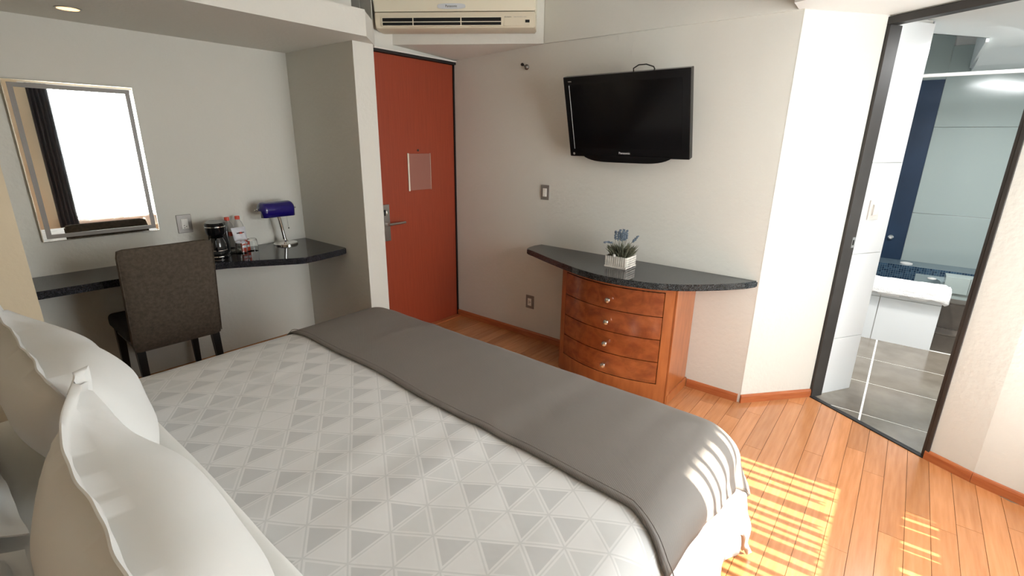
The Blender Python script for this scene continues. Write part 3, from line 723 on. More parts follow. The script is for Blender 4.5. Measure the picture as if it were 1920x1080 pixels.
# ------------------------------------------------------------------ dresser
def bow(y_):  # front face x as function of y (counter)
    pts = [(.569, 2.93), (.60, 2.86), (.763, 2.657), (.927, 2.520), (1.079, 2.465), (1.272, 2.437), (1.447, 2.470), (1.617, 2.537), (1.83, 2.63), (2.047, 2.735)]
    for (a, xa), (b, xb) in zip(pts, pts[1:]):
        if a <= y_ <= b:
            return xa+(xb-xa)*(y_-a)/(b-a)
    return pts[-1][1]
def smooth_bow(y_):
    s_ = 0; wsum = 0
    for k in range(-4, 5):
        yy_ = min(max(y_+k*.02, .569), 2.047); s_ += bow(yy_); wsum += 1
    return s_/wsum
def dresser():
    t = thing('dresser', 'bow-fronted cherry dresser with four drawers under a black granite top', 'dresser', (2.75, 1.3, 0))
    Y0, Y1 = .905, 1.668
    def fx(y_):   # body front
        s_ = (y_-Y0)/(Y1-Y0)
        return 2.600+(2.625-2.600)*s_ - .105*max(0.0, math.sin(PI*min(max(s_, 0), 1)))**.85
    n = 24
    def bowed(y0, y1, z0, z1, dx, depth, name, mm, bev=.0015, parent=t):
        fr_ = []; bk_ = []
        for k in range(n+1):
            yv = y0+(y1-y0)*k/n; fr_.append((fx(yv)-dx, yv)); bk_.append((fx(yv)-dx+depth, yv))
        b = B().prism(fr_+bk_[::-1], z0, z1)
        return b.done(name, mm, parent, smooth=True, angle=50)
    # carcass
    fr_ = [(fx(Y0+.002+(Y1-Y0-.004)*k/n)+.012, Y0+.002+(Y1-Y0-.004)*k/n) for k in range(n+1)]
    B().prism(fr_+[(XT-.003, Y1-.002), (XT-.003, Y0+.002)], .0, .725).done('carcass', M['cherry'], t, smooth=True)
    B().box(2.61, XT-.002, Y0-.005, Y0+.003, .055, .725, bev=.001).done('side_panel', M['cherry'], t)
    B().box(2.604, XT-.002, Y0-.016, Y0-.005, .0, .06, bev=.002).box(2.595, 2.64, Y0-.012, Y0+.002, .0, .725, bev=.003).done('side_frame', M['cherry'], t)
    bowed(Y0-.004, Y0+.048, 0, .725, .004, .02, 'stile', M['cherry'])
    bowed(Y1-.045, Y1+.002, 0, .725, .004, .02, 'stile', M['cherry'])
    bowed(Y0+.048, Y1-.045, .700, .725, .004, .02, 'top_rail', M['cherry'])
    bowed(Y0+.048, Y1-.045, .0, .130, .004, .02, 'plinth', M['cherry'])
    zs_ = [.697, .552, .412, .272, .134]
    for i in range(4):
        dr = bowed(Y0+.052, Y1-.049, zs_[i+1]+.0025, zs_[i]-.0025, .006, .02, 'drawer', M['burl'])
        yk = 1.262; zk = [.612, .474, .335, .192][i]
        b = B().lathe([(.006, 0), (.006, .012), (.013, .017), (.0165, .024), (.014, .031), (.007, .035), (0, .036)], 20,
                      mtx=Matrix.Translation((fx(yk)-.006, yk, zk)) @ Matrix.Rotation(-PI/2, 4, 'Y'))
        b.done('knob', M['knob'], dr, smooth=True)
    # dark gaps between drawers
    bowed(Y0+.049, Y1-.046, .131, .699, -.008, .006, 'gap_shadow', M['dark'])
    # granite top
    front = [(smooth_bow(.569+(2.047-.569)*k/48), .569+(2.047-.569)*k/48) for k in range(49)]
    poly = [(XT-.001, .569)] + front[1:] + [(2.752, 2.068), (2.79, 2.080), (2.86, 2.079), (XT-.001, 2.072)]
    b = B().prism(poly, .727, .765)
    bmesh.ops.bevel(b.bm, geom=[e for e in b.bm.edges if abs(e.verts[0].co.z-e.verts[1].co.z) < 1e-5 and min(e.verts[0].co.x, e.verts[1].co.x) < XT-.01], offset=.006, segments=2, affect='EDGES')
    b.done('granite_top', M['granite'], t, smooth=True, angle=30)
dresser()

# planter
def planter():
    x0, x1, y0, y1, z0, z1 = 2.652, 2.784, 1.245, 1.385, .7655, .838
    t = thing('lavender_planter', 'whitewashed wooden planter of artificial blue lavender on the black granite top', 'planter', ((x0+x1)/2, (y0+y1)/2, z0))
    B().box(x0+.004, x1-.004, y0+.004, y1-.004, z0+.001, z1-.012).done('soil', M['stem'], t)
    rnd = random.Random(3)
    for sx in (x0, x1):
        ns = 10
        for k in range(ns):
            a = y0+(y1-y0)*k/ns; b_ = y0+(y1-y0)*(k+1)/ns
            o = (rnd.random()-.5)*.002
            B().box(sx-.003+o, sx+.003+o, a+.0018, b_-.0018, z0+.012, z1-rnd.random()*.002, bev=.0006, seg=1).done('slat', M['whitewash'], t)
        B().box(sx-.005, sx+.005, y0-.003, y1+.003, z0, z0+.011, bev=.001).done('bottom_rail', M['whitewash'], t)
    for sy in (y0, y1):
        ns = 5
        for k in range(ns):
            a = z0+(z1-z0)*k/ns; b_ = z0+(z1-z0)*(k+1)/ns
            o = (rnd.random()-.5)*.002
            B().box(x0+.003, x1-.003, sy-.003+o, sy+.003+o, a+.0014, b_-.0014, bev=.0006, seg=1).done('slat', M['whitewash'], t)
    cx, cy = (x0+x1)/2, (y0+y1)/2
    # foliage: many small blades
    b = B()
    for k in range(300):
        a = rnd.random()*2*PI; r0 = rnd.random()**.7*.055
        px, py = cx+math.cos(a)*r0, cy+math.sin(a)*r0*1.05
        ln = .035+rnd.random()*.065; sp = .25+r0*11*rnd.random()
        d = Vector((math.cos(a)*sp, math.sin(a)*sp, 1)).normalized()
        base = Vector((px, py, z1-.015)); tip = base+d*ln+Vector((math.cos(a)*.012, math.sin(a)*.012, -.004))
        s_ = d.cross(Vector((rnd.random()-.5, rnd.random()-.5, rnd.random()))).normalized()*(.0028+rnd.random()*.003)
        mid = (base+tip)/2+Vector((0, 0, .006))
        v = [b.bm.verts.new(q) for q in (base-s_*.4, mid-s_, tip, mid+s_, base+s_*.4)]
        b.bm.faces.new(v)
    fo = b.done('foliage', M['leaf'], t); fo['kind'] = 'stuff'
    B().lathe([(0, -.012), (.010, -.008), (.013, 0), (.010, .008), (0, .012)], 12, (cx-.062, cy+.012, z1+.004)).done('pebble', M['whiteplastic'], t, smooth=True)
    # flower spikes
    def spike(pts, nfl, r):
        st_ = B().tube(pts, .0016, 6).done('flower_stem', M['stem'], t, smooth=True)
        b = B(); P = [Vector(p) for p in pts]
        top = P[-1]; prev = P[-2]; d = (top-prev).normalized()
        L_ = .052
        for k in range(nfl):
            f = k/nfl; c = top-d*L_*(1-f)
            # follow the curve
            a = rnd.random()*2*PI; nrm = d.orthogonal().normalized(); bn = d.cross(nrm)
            rr = r*(1-.45*abs(f-.4))
            q = c+(nrm*math.cos(a)+bn*math.sin(a))*rr*.75
            s_ = .0030+rnd.random()*.0022
            bmesh.ops.create_icosphere(b.bm, subdivisions=1, radius=s_, matrix=Matrix.Translation(q))
        for k in range(8):
            q = top-d*L_*(1-k/8); bmesh.ops.create_icosphere(b.bm, subdivisions=1, radius=r*.62, matrix=Matrix.Translation(q))
        b.done('flower_spike', M['lav'], st_, smooth=False)
    zt = z1+.085
    vx = Vector((.6245, -.781, 0))   # screen right
    for (s_, h_, lean) in ((-.034, .100, -.004), (-.022, .096, 0), (-.014, .110, .001), (-.004, .094, .0), (.006, .112, .002), (.014, .098, .001), (.022, .108, .003), (.0, .104, .004)):
        q = rnd.uniform(-.015, .015); yv = Vector((.78, .62, 0))*q
        b0 = Vector((cx, cy, z1-.01))+vx*s_*.5+yv; b2 = Vector((cx, cy, z1+h_+.046))+vx*(s_+lean)+yv
        spike([b0, (b0+b2)/2+vx*s_*.15, b2-Vector((0, 0, .06)), b2], 34, .0085)
    c0 = Vector((cx, cy, z1-.01))
    spike([c0+vx*.02, c0+vx*.038+Vector((0, 0, .045)), c0+vx*.048+Vector((0, 0, .072)), c0+vx*.100+Vector((0, 0, .130))], 34, .0075)
    spike([c0-vx*.02, c0-vx*.042+Vector((0, 0, .052)), c0-vx*.060+Vector((0, 0, .086)), c0-vx*.112+Vector((0, 0, .088))], 30, .0065)
planter()

# ------------------------------------------------------------------ desk
def desk():
    t = thing('wall_desk', 'black granite wall-mounted desk top spanning the niche', 'desk', (1.1, 3.4, .7))
    z0, z1 = .703, .745
    pts = [(.274, 3.300), (.653, 3.296), (1.02, 3.296), (1.149, 3.290)]
    # curve to the bulge then to the pier
    for k in range(1, 9):
        s_ = k/8; pts.append((1.149+(1.552-1.149)*s_, 3.290-(3.290-3.045)*(s_**1.15)))
    pts += [(1.60, 3.026), (1.75, 3.05), (1.88, 3.075), (1.938, 3.09), (1.943, 3.10), (1.943, YN-.001), (.274, YN-.001)]
    b = B().prism(pts, z0, z1)
    bmesh.ops.bevel(b.bm, geom=[e for e in b.bm.edges if abs(e.verts[0].co.z-e.verts[1].co.z) < 1e-5 and min(e.verts[0].co.y, e.verts[1].co.y) < 3.5 and not (abs(e.verts[0].co.x-e.verts[1].co.x) < 1e-4)], offset=.004, segments=2, affect='EDGES')
    b.done('desk_top', M['granite2'], t, smooth=True, angle=30)
    B().box(.30, 1.92, YN-.03, YN-.001, .66, z0).done('wall_cleat', M['blackwood'], t)
desk()

# mirror
def mirror():
    x0, x1, z0, z1 = .434, .983, .931, 1.770
    yb = YN-.001
    t = thing('wall_mirror', 'tall wall mirror with a smoked inner border above the desk', 'mirror', ((x0+x1)/2, YN, z0))
    B().box(x0, x1, yb-.020, yb, z0, z1, bev=.003).done('frame', M['mirroredge'], t)
    B().box(x0+.006, x1-.006, yb-.0225, yb-.0195, z0+.006, z1-.006).done('outer_glass', M['mirror'], t)
    w_ = .022; g = .032
    for (a, b_, c, d) in ((x0+g-.012, x1-g+.012, z1-g-w_+.014, z1-g+.014), (x0+g-.012, x1-g+.012, z0+g-.014, z0+g+w_-.014), (x0+g-.012, x0+g+w_-.012, z0+g+w_-.014, z1-g-w_+.014), (x1-g-w_+.012, x1-g+.012, z0+g+w_-.014, z1-g-w_+.014)):
        B().box(a, b_, yb-.0245, yb-.0224, c, d).done('border_strip', M['mirrorborder'], t)
mirror()

# ------------------------------------------------------------------ things on the desk
def desk_lamp():
    bx, by, z0 = 1.722, 3.535, .7455
    t = thing('bankers_lamp', "banker's desk lamp with cobalt blue shade and chrome stem", 'lamp', (bx, by, z0), D2R(0))
    B().lathe([(.083, 0), (.083, .008), (.078, .014), (.030, .018), (.016, .028), (.011, .034)], 36, (bx, by, z0)).done('base', M['chrome'], t, smooth=True)
    B().lathe([(.011, .03), (.0095, .036)], 18, (bx, by, z0)).tube([(bx, by, z0+.012), (bx-.036, by, z0+.250)], .0125, 18).done('stem', M['chrome'], t, smooth=True)
    # shade: half cylinder along x, closed ends
    cx, cz = bx-.046, z0+.262; L_ = .245; R_ = .062
    b = B(); rows = []
    n1, n2 = 20, 16
    for i in range(n1+1):
        s_ = -1+2*i/n1; x = cx+s_*L_/2
        k_ = (1-max(0, abs(s_)-.80)/.20*.9 if abs(s_) > .8 else 1)
        rr = R_*math.sqrt(max(.02, 1-(max(0, abs(s_)-.78)/.22)**2*.75))
        row_ = []
        for j in range(n2+1):
            a = D2R(-12)+(D2R(204))*j/n2
            yv = by-.005-rr*math.cos(a)*1.05; zv = cz+rr*math.sin(a)*.88+.002
            row_.append(b.bm.verts.new((x, yv, zv)))
        rows.append(row_)
    for A, C_ in zip(rows, rows[1:]):
        for j in range(n2): b.bm.faces.new((A[j], A[j+1], C_[j+1], C_[j]))
    b.bm.faces.new(rows[0]); b.bm.faces.new(rows[-1][::-1])
    # front face lip hanging lower in front
    fl_ = [b.bm.verts.new((r_[0].co.x, r_[0].co.y+.004, cz-.048)) for r_ in rows]
    for k in range(n1): b.bm.faces.new((rows[k][0], rows[k+1][0], fl_[k+1], fl_[k]))
    o = b.done('shade', M['blueglass'], t, smooth=True, angle=50)
    md = o.modifiers.new('t', 'SOLIDIFY'); md.thickness = .004; md.offset = -1
    B().tube([(cx-L_/2-.012, by-.005, cz), (cx+L_/2+.012, by-.005, cz)], .004, 10).done('crossbar', M['chrome'], t, smooth=True)
    for sx in (-1, 1):
        B().lathe([(.010, 0), (.012, .008), (.006, .016), (.008, .022), (0, .028)], 16, mtx=Matrix.Translation((cx+sx*L_/2, by-.005, cz+.004)) @ Matrix.Rotation(sx*PI/2, 4, 'Y')).done('finial', M['chrome'], t, smooth=True)
    B().tube([(bx-.033, by, z0+.24), (bx-.037, by-.004, cz+.02)], .007, 10).done('socket', M['chrome'], t, smooth=True)
    ch = B().tube([(bx+.012, by-.035, cz-.04), (bx+.018, by-.035, cz-.135)], .0012, 6).done('pull_chain', M['steel'], t)
    B().lathe([(0, -.006), (.004, -.003), (.005, .002), (0, .007)], 10, (bx+.018, by-.035, cz-.14)).done('chain_bead', M['chrome'], ch, smooth=True)
desk_lamp()

def coffee_maker():
    z0 = .7455
    t = thing('coffee_maker', 'small black drip coffee maker on the desk behind the chair', 'coffee maker', (1.252, 3.49, z0), D2R(-28))
    B().box(-.060, .060, -.095, .085, 0, .022, bev=.006).done('base', M['blackplastic'], t, world=False, smooth=True)
    B().lathe([(.058, 0), (.060, .018), (.052, .022)], 30, (0, -.045, 0)).done('warming_plate', M['blackplastic'], t, world=False, smooth=True)
    B().box(-.058, .058, .018, .085, .02, .20, bev=.01).done('water_tank', M['blackplastic'], t, world=False, smooth=True)
    B().box(-.060, .060, -.055, .087, .155, .225, bev=.012, seg=3).lathe([(.050, .150), (.056, .165), (.058, .215), (.050, .226)], 30, (0, -.05, 0)).done('brew_head', M['blackplastic'], t, world=False, smooth=True)
    B().lathe([(.0545, .198), (.0592, .200), (.0592, .206), (.0545, .208)], 30, (0, -.05, 0)).done('trim_ring', M['chrome'], t, world=False, smooth=True)
    c = B().lathe([(.044, .024), (.050, .04), (.050, .09), (.040, .118), (.036, .128)], 28, (0, -.045, 0)).done('carafe', mat('smoked_glass', (.03, .03, .03), .04, coat=.5), t, world=False, smooth=True)
    B().lathe([(.0505, .045), (.052, .047), (.0505, .05)], 28, (0, -.045, 0)).done('band', M['chrome'], c, world=False, smooth=True)
    B().tube([(.0, -.082, .125), (.0, -.118, .118), (.0, -.122, .08), (.0, -.095, .05)], .007, 10).done('handle', M['blackplastic'], c, world=False, smooth=True)
    B().lathe([(.0605, .006), (.0615, .009), (.0605, .012)], 30, (0, -.045, 0)).done('base_ring', M['chrome'], t, world=False, smooth=True)
coffee_maker()

def bottle(x, y_, label):
    z0 = .7455
    t = thing('water_bottle', label, 'bottle', (x, y_, z0), 0, 'water bottles on the desk')
    B().lathe([(.026, 0), (.0315, .004), (.0325, .02), (.0315, .045), (.0325, .06), (.0325, .15), (.031, .165), (.024, .19), (.0135, .207), (.0125, .218), (.0125, .222), (.0105, .222), (.0105, .209), (.022, .188), (.029, .163), (.0305, .15), (.0305, .02), (.0, .012)], 28).done('bottle_body', M['pet'], t, world=False, smooth=True)
    B().lathe([(.0155, .211), (.0158, .230), (.0145, .234), (0, .234)], 20).done('cap', M['red'], t, world=False, smooth=True)
    B().lathe([(.0330, .108), (.0331, .128)], 28, cap=False).done('label_band', M['redfoil'], t, world=False, smooth=True)
bottle(1.358, 3.580, 'clear water bottle with red cap, nearer the coffee maker')
bottle(1.430, 3.590, 'clear water bottle with red cap behind the grey snack packet')

def packet():
    z0 = .7455
    t = thing('snack_packet', 'pale grey foil packet with small print leaning on the right bottle', 'packet', (1.400, 3.515, z0+.08), D2R(8))
    b = B(); n1 = 12; rows = []
    for i in range(n1+1):
        r_ = []
        for j in range(n1+1):
            u = -1+2*i/n1; v = -1+2*j/n1
            th = .011*(1-abs(u)**3)*(1-abs(v)**4)
            wv_ = .050*(1-.12*(1-v)/2)
            r_.append((u*wv_, v*.043, th, u, v))
        rows.append(r_)
    F_, K_ = {}, {}
    for i in range(n1+1):
        for j in range(n1+1):
            x, zz_, th, u, v = rows[i][j]
            lean = .22*(zz_)
            F_[i, j] = b.bm.verts.new((x, -th+lean+.002*math.sin(u*9+v*3), zz_+.043))
            K_[i, j] = b.bm.verts.new((x, th*.7+lean+.0006+.002*math.sin(u*9+v*3), zz_+.043))
    for i in range(n1):
        for j in range(n1):
            b.bm.faces.new((F_[i, j], F_[i+1, j], F_[i+1, j+1], F_[i, j+1])); b.bm.faces.new((K_[i, j], K_[i, j+1], K_[i+1, j+1], K_[i+1, j]))
    for i in range(n1):
        for (j) in (0, n1): b.bm.faces.new((F_[i, j], F_[i+1, j], K_[i+1, j], K_[i, j]))
        for (j) in (0, n1): b.bm.faces.new((F_[j, i], F_[j, i+1], K_[j, i+1], K_[j, i]))
    b.done('pouch', M['greyfoil'], t, world=False, smooth=True)
    mk = Matrix.Translation((0, -.0125, .050)) @ Matrix.Rotation(PI/2-.2, 4, 'X')
    B().box(-.026, -.004, -.004, .004, 0, .001, mtx=mk).box(.008, .026, -.003, .004, 0, .001, mtx=mk).done('print_mark', M['ink'], t, world=False)
    B().box(-.012, .014, -.006, .006, -.0005, .0008, bev=.0003, mtx=mk).done('print_mark', M['red'], t, world=False)
    # lower red packet it stands on
    r_ = thing('red_snack_packet', 'small red sweets packet standing behind the two glasses', 'packet', (1.420, 3.498, z0), D2R(6))
    b = B().box(-.030, .030, -.010, .010, 0, .078, bev=.006, seg=2).done('pouch', M['redfoil'], r_, world=False, smooth=True)
    B().box(-.024, .024, -.0115, -.0098, .030, .045, bev=.001).box(-.026, .012, -.0115, -.0098, .054, .066, bev=.001).done('print_panel', M['greyfoil'], r_, world=False)
packet()

def glass(x, y_, label):
    z0 = .7455
    t = thing('drinking_glass', label, 'glass', (x, y_, z0), 0, 'upturned glasses on the desk')
    B().lathe([(.036, 0), (.0335, .05), (.031, .080), (.027, .086), (0, .086), (0, .074), (.027, .074), (.0315, .05), (.034, 0)], 32).done('tumbler', M['clear'], t, world=False, smooth=True)
glass(1.372, 3.445, 'upturned clear glass in front of the red packet')
glass(1.458, 3.475, 'upturned clear glass, the one nearer the lamp')

# ------------------------------------------------------------------ chair
def chair():
    t = thing('desk_chair', 'brown upholstered desk chair with black legs tucked under the black desk', 'chair', (.846, 3.395, 0), D2R(-1))
    # local: back toward -Y
    def pad(x0, x1, y0f, z0, z1, th, lean, name, m_, bulge=.012):
        b = B(); n_ = 14; G = {}
        for side in (0, 1):
            for i in range(n_+1):
                for j in range(n_+1):
                    u = i/n_; v = j/n_
                    x = x0+(x1-x0)*u; z = z0+(z1-z0)*v
                    # rounded corners
                    eu = min(u, 1-u)*(x1-x0); ev = min(v, 1-v)*(z1-z0)
                    e = min(eu, ev); f = min(1, e/.03); f = math.sqrt(1-(1-f)**2)
                    rr = .022
                    if eu < rr and ev < rr:
                        cx_ = x0+rr if u < .5 else x1-rr; cz_ = z0+rr if v < .5 else z1-rr
                        dx, dz = x-cx_, z-cz_; d = max(abs(dx), abs(dz), 1e-6); ln = math.hypot(dx, dz)
                        x = cx_+dx*d/max(ln, 1e-6); z = cz_+dz*d/max(ln, 1e-6)
                    off = th/2*(.55+.45*f)+bulge*f*(1-(2*u-1)**2)*(1-(2*v-1)**2)
                    yc = y0f-lean*(z-z0)
                    G[side, i, j] = b.bm.verts.new((x, yc+(-off if side == 0 else off), z))
        for side in (0, 1):
            for i in range(n_):
                for j in range(n_):
                    q = [G[side, i, j], G[side, i+1, j], G[side, i+1, j+1], G[side, i, j+1]]
                    b.bm.faces.new(q if side == 0 else q[::-1])
        for i in range(n_):
            for j in (0, n_):
                b.bm.faces.new((G[0, i, j], G[0, i+1, j], G[1, i+1, j], G[1, i, j])); b.bm.faces.new((G[0, j, i], G[0, j, i+1], G[1, j, i+1], G[1, j, i]))
        return b.done(name, m_, t, smooth=True, world=False, angle=60)
    pad(-.222, .222, -.238, .350, .940, .062, .15, 'backrest', M['chairfab'])
    # piping seam along the side
    zz0 = [.37+.55*k/10 for k in range(11)]
    for sx in (-1, 1):
        B().tube([(sx*.2205, -.238-.15*(z-.350)-.022, z) for z in zz0], .0022, 6).done('side_seam', M['chairfab'], t, smooth=True, world=False)
    B().box(-.228, .228, -.195, .225, .39, .475, bev=.028, seg=4).done('seat', M['chairseat'], t, smooth=True, world=False)
    B().box(-.205, .205, -.19, .205, .35, .392, bev=.004).done('seat_frame', M['blackwood'], t, world=False)
    for sx in (-1, 1):
        for sy in (-1, 1):
            b = B(); top = (sx*.190, (.185 if sy > 0 else -.225), .375); bot_ = (sx*.194, (.195 if sy > 0 else -.265), 0)
            vv = []
            for (c, hw) in ((top, .021), (bot_, .014)):
                vv.append([b.bm.verts.new((c[0]+a*hw, c[1]+e_*hw, c[2])) for a, e_ in ((-1, -1), (1, -1), (1, 1), (-1, 1))])
            b.bm.faces.new(vv[0]); b.bm.faces.new(vv[1][::-1])
            for k in range(4): b.bm.faces.new((vv[0][k], vv[1][k], vv[1][(k+1) % 4], vv[0][(k+1) % 4]))
            b.done('leg', M['blackwood'], t, world=False)
chair()

# ------------------------------------------------------------------ bed
BZ = .575           # top of bedding
CX0, CX1 = -.40, 1.575    # crest lines
CY0, CY1 = .415, 2.255
R_ = .125
def drape(u, v, off=0.0, fold=1.0, seed=0.0):
    """cloth coordinate (u,v) -> world point on the made bed"""
    du = max(0, u-CX1); dn = max(0, CY0-v); df = max(0, v-CY1)
    bx = min(u, CX1); by = min(max(v, CY0), CY1)
    dv = dn if dn > 0 else df; sy = -1 if dn > 0 else 1
    d = math.hypot(du, dv)
    zt = BZ+off+.006*noise.noise(Vector((u*2.2, v*2.2, seed)))+.0042*noise.noise(Vector((u*1.3, v*9, seed+4)))
    # slight crown near the middle, sinking to the edges
    edge = min(CX1-bx, by-CY0, CY1-by)
    zt -= .014*math.exp(-max(edge, 0)/.10)
    if d <= 1e-9: return Vector((bx, by, zt))
    dirx, diry = du/d, sy*dv/d
    R = R_+off
    arc = R*PI/2
    if d < arc:
        a = d/R; h_ = R*math.sin(a); dz = R*(1-math.cos(a))
    else:
        e = d-arc; h_ = R+e*.20; dz = R+e*.975
    # folds along the skirt
    s_ = (u if dv >= du else 0)+(v if du > dv else 0)
    ang = math.atan2(dv, du)
    ph = (bx*1.0+by*1.0)*1.0
    k = max(0, d-.10)
    w_ = (math.sin(u*17+v*15+seed)+.6*math.sin(u*31-v*27+1.3))*.5
    corner = min(du, dv)
    h_ += fold*k*.055*w_ + fold*min(k, .3)*.30*(corner/(d+1e-6))*math.sin(ang*7+.6)
    return Vector((bx+dirx*h_, by+diry*h_, max(zt-dz, .02+off)))

def cloth(name, u0, u1, v0, v1, du, m, off=0.0, edge_u=None, edge_v=None, parent=None, thick=.012, fold=1.0, seed=0.0, hem=None):
    nu = int((u1-u0)/du); nv = int((v1-v0)/du)
    b = B(); uvs = {}
    G = []
    for i in range(nu+1):
        r = []
        for j in range(nv+1):
            s_, q = i/nu, j/nv
            u = u0+(u1-u0)*s_; v = v0+(v1-v0)*q
            if edge_u: u += edge_u(v)*(1-s_)
            if edge_v: v += edge_v(u)*(1-q)
            if hem:  # wavy outer hems
                u += hem*noise.noise(Vector((v*6, 0, 5)))*s_**6
                v += hem*noise.noise(Vector((u*6, 3, 1)))*(1-q)**6
            p = drape(u, v, off, fold, seed)
            ve = b.bm.verts.new(p); r.append(ve); uvs[ve] = (u, v)
        G.append(r)
    lay = b.bm.loops.layers.uv.new('UVMap')
    for i in range(nu):
        for j in range(nv):
            f = b.bm.faces.new((G[i][j], G[i+1][j], G[i+1][j+1], G[i][j+1]))
            for lp in f.loops: lp[lay].uv = uvs[lp.vert]
    o = b.done(name, m, parent, smooth=True, angle=180)
    md = o.modifiers.new('t', 'SOLIDIFY'); md.thickness = thick; md.offset = -1
    return o

def bed():
    t = thing('bed', 'king size bed with white bedding and wooden base', 'bed', (.6, 1.33, 0))
    B().box(-.42, 1.60, .40, 2.27, .24, .540, bev=.06, seg=4).done('mattress', M['mattress'], t, smooth=True)
    B().box(-.42, 1.60, .40, 2.27, .06, .24, bev=.01).done('bed_base', M['bedbase'], t)
    for x in (-.36, 1.54):
        for yv in (.46, 2.21): B().box(x-.03, x+.03, yv-.03, yv+.03, 0, .06).done('leg', M['blackwood'], t)
    B().box(-.465, -.42, .35, 2.32, .0, 1.05, bev=.01).done('headboard', M['bedbase'], t)
bed()
dv = thing('duvet', 'white duvet with pale grey triangle pattern spread over the bed', 'duvet', (.9, 1.33, .5))
cloth('duvet_cover', .345, 2.075, -.075, 2.72, .018, M['duvet'], off=.0, parent=dv, thick=.02, hem=.06)
# smooth turned edge by the pillows
def fold_strip():
    b = B(); rows = []
    nv = 150
    for j in range(nv+1):
        v = .0+ (2.70)*j/nv
        r = []
        cx = .325+.012*noise.noise(Vector((v*1.5, 0, 0)))-.0
        for k in range(13):
            a = PI*k/12
            u = cx-.055*math.cos(a)
            p = drape(u, v, .004, 1.0, 0)
            p.z += .026*math.sin(a)*(1+.25*noise.noise(Vector((v*9, k, 2)))) ; r.append(b.bm.verts.new(p))
        rows.append(r)
    for A, C_ in zip(rows, rows[1:]):
        for k in range(12): b.bm.faces.new((A[k], A[k+1], C_[k+1], C_[k]))
    b.done('turned_edge', M['sheet'], dv, smooth=True, angle=180)
fold_strip()
sh = cloth('flat_sheet', -.40, .35, -.02, 2.66, .03, M['sheet'], off=-.012, thick=.006, seed=2)
tag(sh, 'plain white sheet covering the mattress under the pillows', 'sheet')

def rn_edge(v):   # runner's inner edge waviness
    return .045*max(0, min(1, (v-.9)/1.2)) + (-.07 if v < .42 else 0)*min(1, (.42-v)/.15) + .006*math.sin(v*9)
rn = cloth('bed_runner', 1.045, 2.00, .235, 2.46, .014, M['runner'], off=.012, thick=.007, parent=None,
           edge_u=rn_edge, edge_v=lambda u: -.13*max(0, min(1, (u-1.05)/.7)) , hem=.012)
tag(rn, 'grey brown ribbed runner laid across the foot of the bed', 'bed runner')
# stitched hem
b = B(); pts = []
for k in range(90):
    v = .215+(2.46-.215)*k/89
    pts.append(drape(1.062+rn_edge(v), v, .0195))
b.tube(pts, .0014, 6); hm = b.done('hem_stitch', M['runner'], rn, smooth=True)

# pillows
def pillow(label, c, rot, L_=.72, W_=.48, T=.17, seed=0, fl=.030, m=None, corner=None):
    """c = centre, rot = matrix 3x3 (x along length, y along width/up, z out)"""
    b = B(); n_ = 30; G = {}
    for side in (0, 1):
        for i in range(n_*2+1):
            for j in range(n_+1):
                u = -1+2*i/(n_*2); v = -1+2*j/n_
                # flange occupies the outer rim
                fu = 1-fl/(L_/2)*1.0; fv = 1-fl/(W_/2)*1.0
                au = min(1, abs(u)/fu); av = min(1, abs(v)/fv)
                th = T/2*((1-au**2.6)**.62)*((1-av**2.6)**.62)
                pin = 1-.05*(1-u*u); pin2 = 1-.07*(1-v*v)
                x = u*L_/2*(1-.055*(1-abs(v))**1.0*abs(u)**3); y_ = v*W_/2*(1-.06*(1-abs(u))*abs(v)**3)
                nz = .010*noise.noise(Vector((u*2.3+seed, v*1.9, side)))+.0018*math.sin(u*6.3+v*4.1+seed+2*math.sin(v*2.2+seed))
                rim = max(0, 1-th/(T*.16)) 
                wob = rim*rim*(.0028*math.sin(u*9+v*4+seed)+.0010*math.sin(u*21-v*9+seed*2))
                # radial creases at corners
                cr_ = 0.0022*math.sin(u*11+seed+v*3)*max(0, v*v-.2)*min(1, th/.04)
                z = (th+nz*min(1, th/.03)+cr_+.002)*(1 if side == 0 else -1)+wob
                P = Vector(c)+rot @ Vector((x, y_, z))
                if corner:
                    q = math.exp(-((1-u)**2/.06+(1-v)**2/.35))
                    P += Vector(corner)*q*(1+.35*math.sin(math.atan2(1-v, (1-u)*2)*9))
                    # creases fanning from the corner
                    q2 = math.exp(-((1-u)**2/.25+(1-v)**2/.9))*min(1, th/.03)
                    P += (rot @ Vector((0, 0, 1)))*q2*.011*math.sin(math.atan2((1-v)+.05, (1-u)*2+.05)*11)*(1 if side == 0 else -1)
                G[side, i, j] = b.bm.verts.new(P)
    for side in (0, 1):
        for i in range(n_*2):
            for j in range(n_):
                q = [G[side, i, j], G[side, i+1, j], G[side, i+1, j+1], G[side, i, j+1]]
                b.bm.faces.new(q if side == 0 else q[::-1])
    for i in range(n_*2):
        for j in (0, n_): b.bm.faces.new((G[0, i, j], G[0, i+1, j], G[1, i+1, j], G[1, i, j]))
    for i in range(n_):
        for j in (0, n_*2): b.bm.faces.new((G[0, j, i], G[0, j, i+1], G[1, j, i+1], G[1, j, i]))
    o = b.done('pillow', m or M['linen'], smooth=True, angle=70)
    return tag(o, label, 'pillow', 'white pillows at the bed head')
def prot(lean, turn=0, roll=0):
    """length along +Y, width up, front facing +X, leaning back by lean"""
    x = Vector((0, 1, 0)); yv = Vector((-math.sin(lean), 0, math.cos(lean))); z = x.cross(yv)
    m = Matrix(((x.x, yv.x, z.x), (x.y, yv.y, z.y), (x.z, yv.z, z.z)))
    return Matrix.Rotation(turn, 3, 'Z') @ m @ Matrix.Rotation(roll, 3, 'Z')
pillow('plump white pillow leaning at the far side of the bed head, in front', (.190, 1.78, .775), prot(D2R(22), D2R(1), D2R(-2)), L_=.86, W_=.42, T=.27, seed=1, corner=(.0, .03, .035))
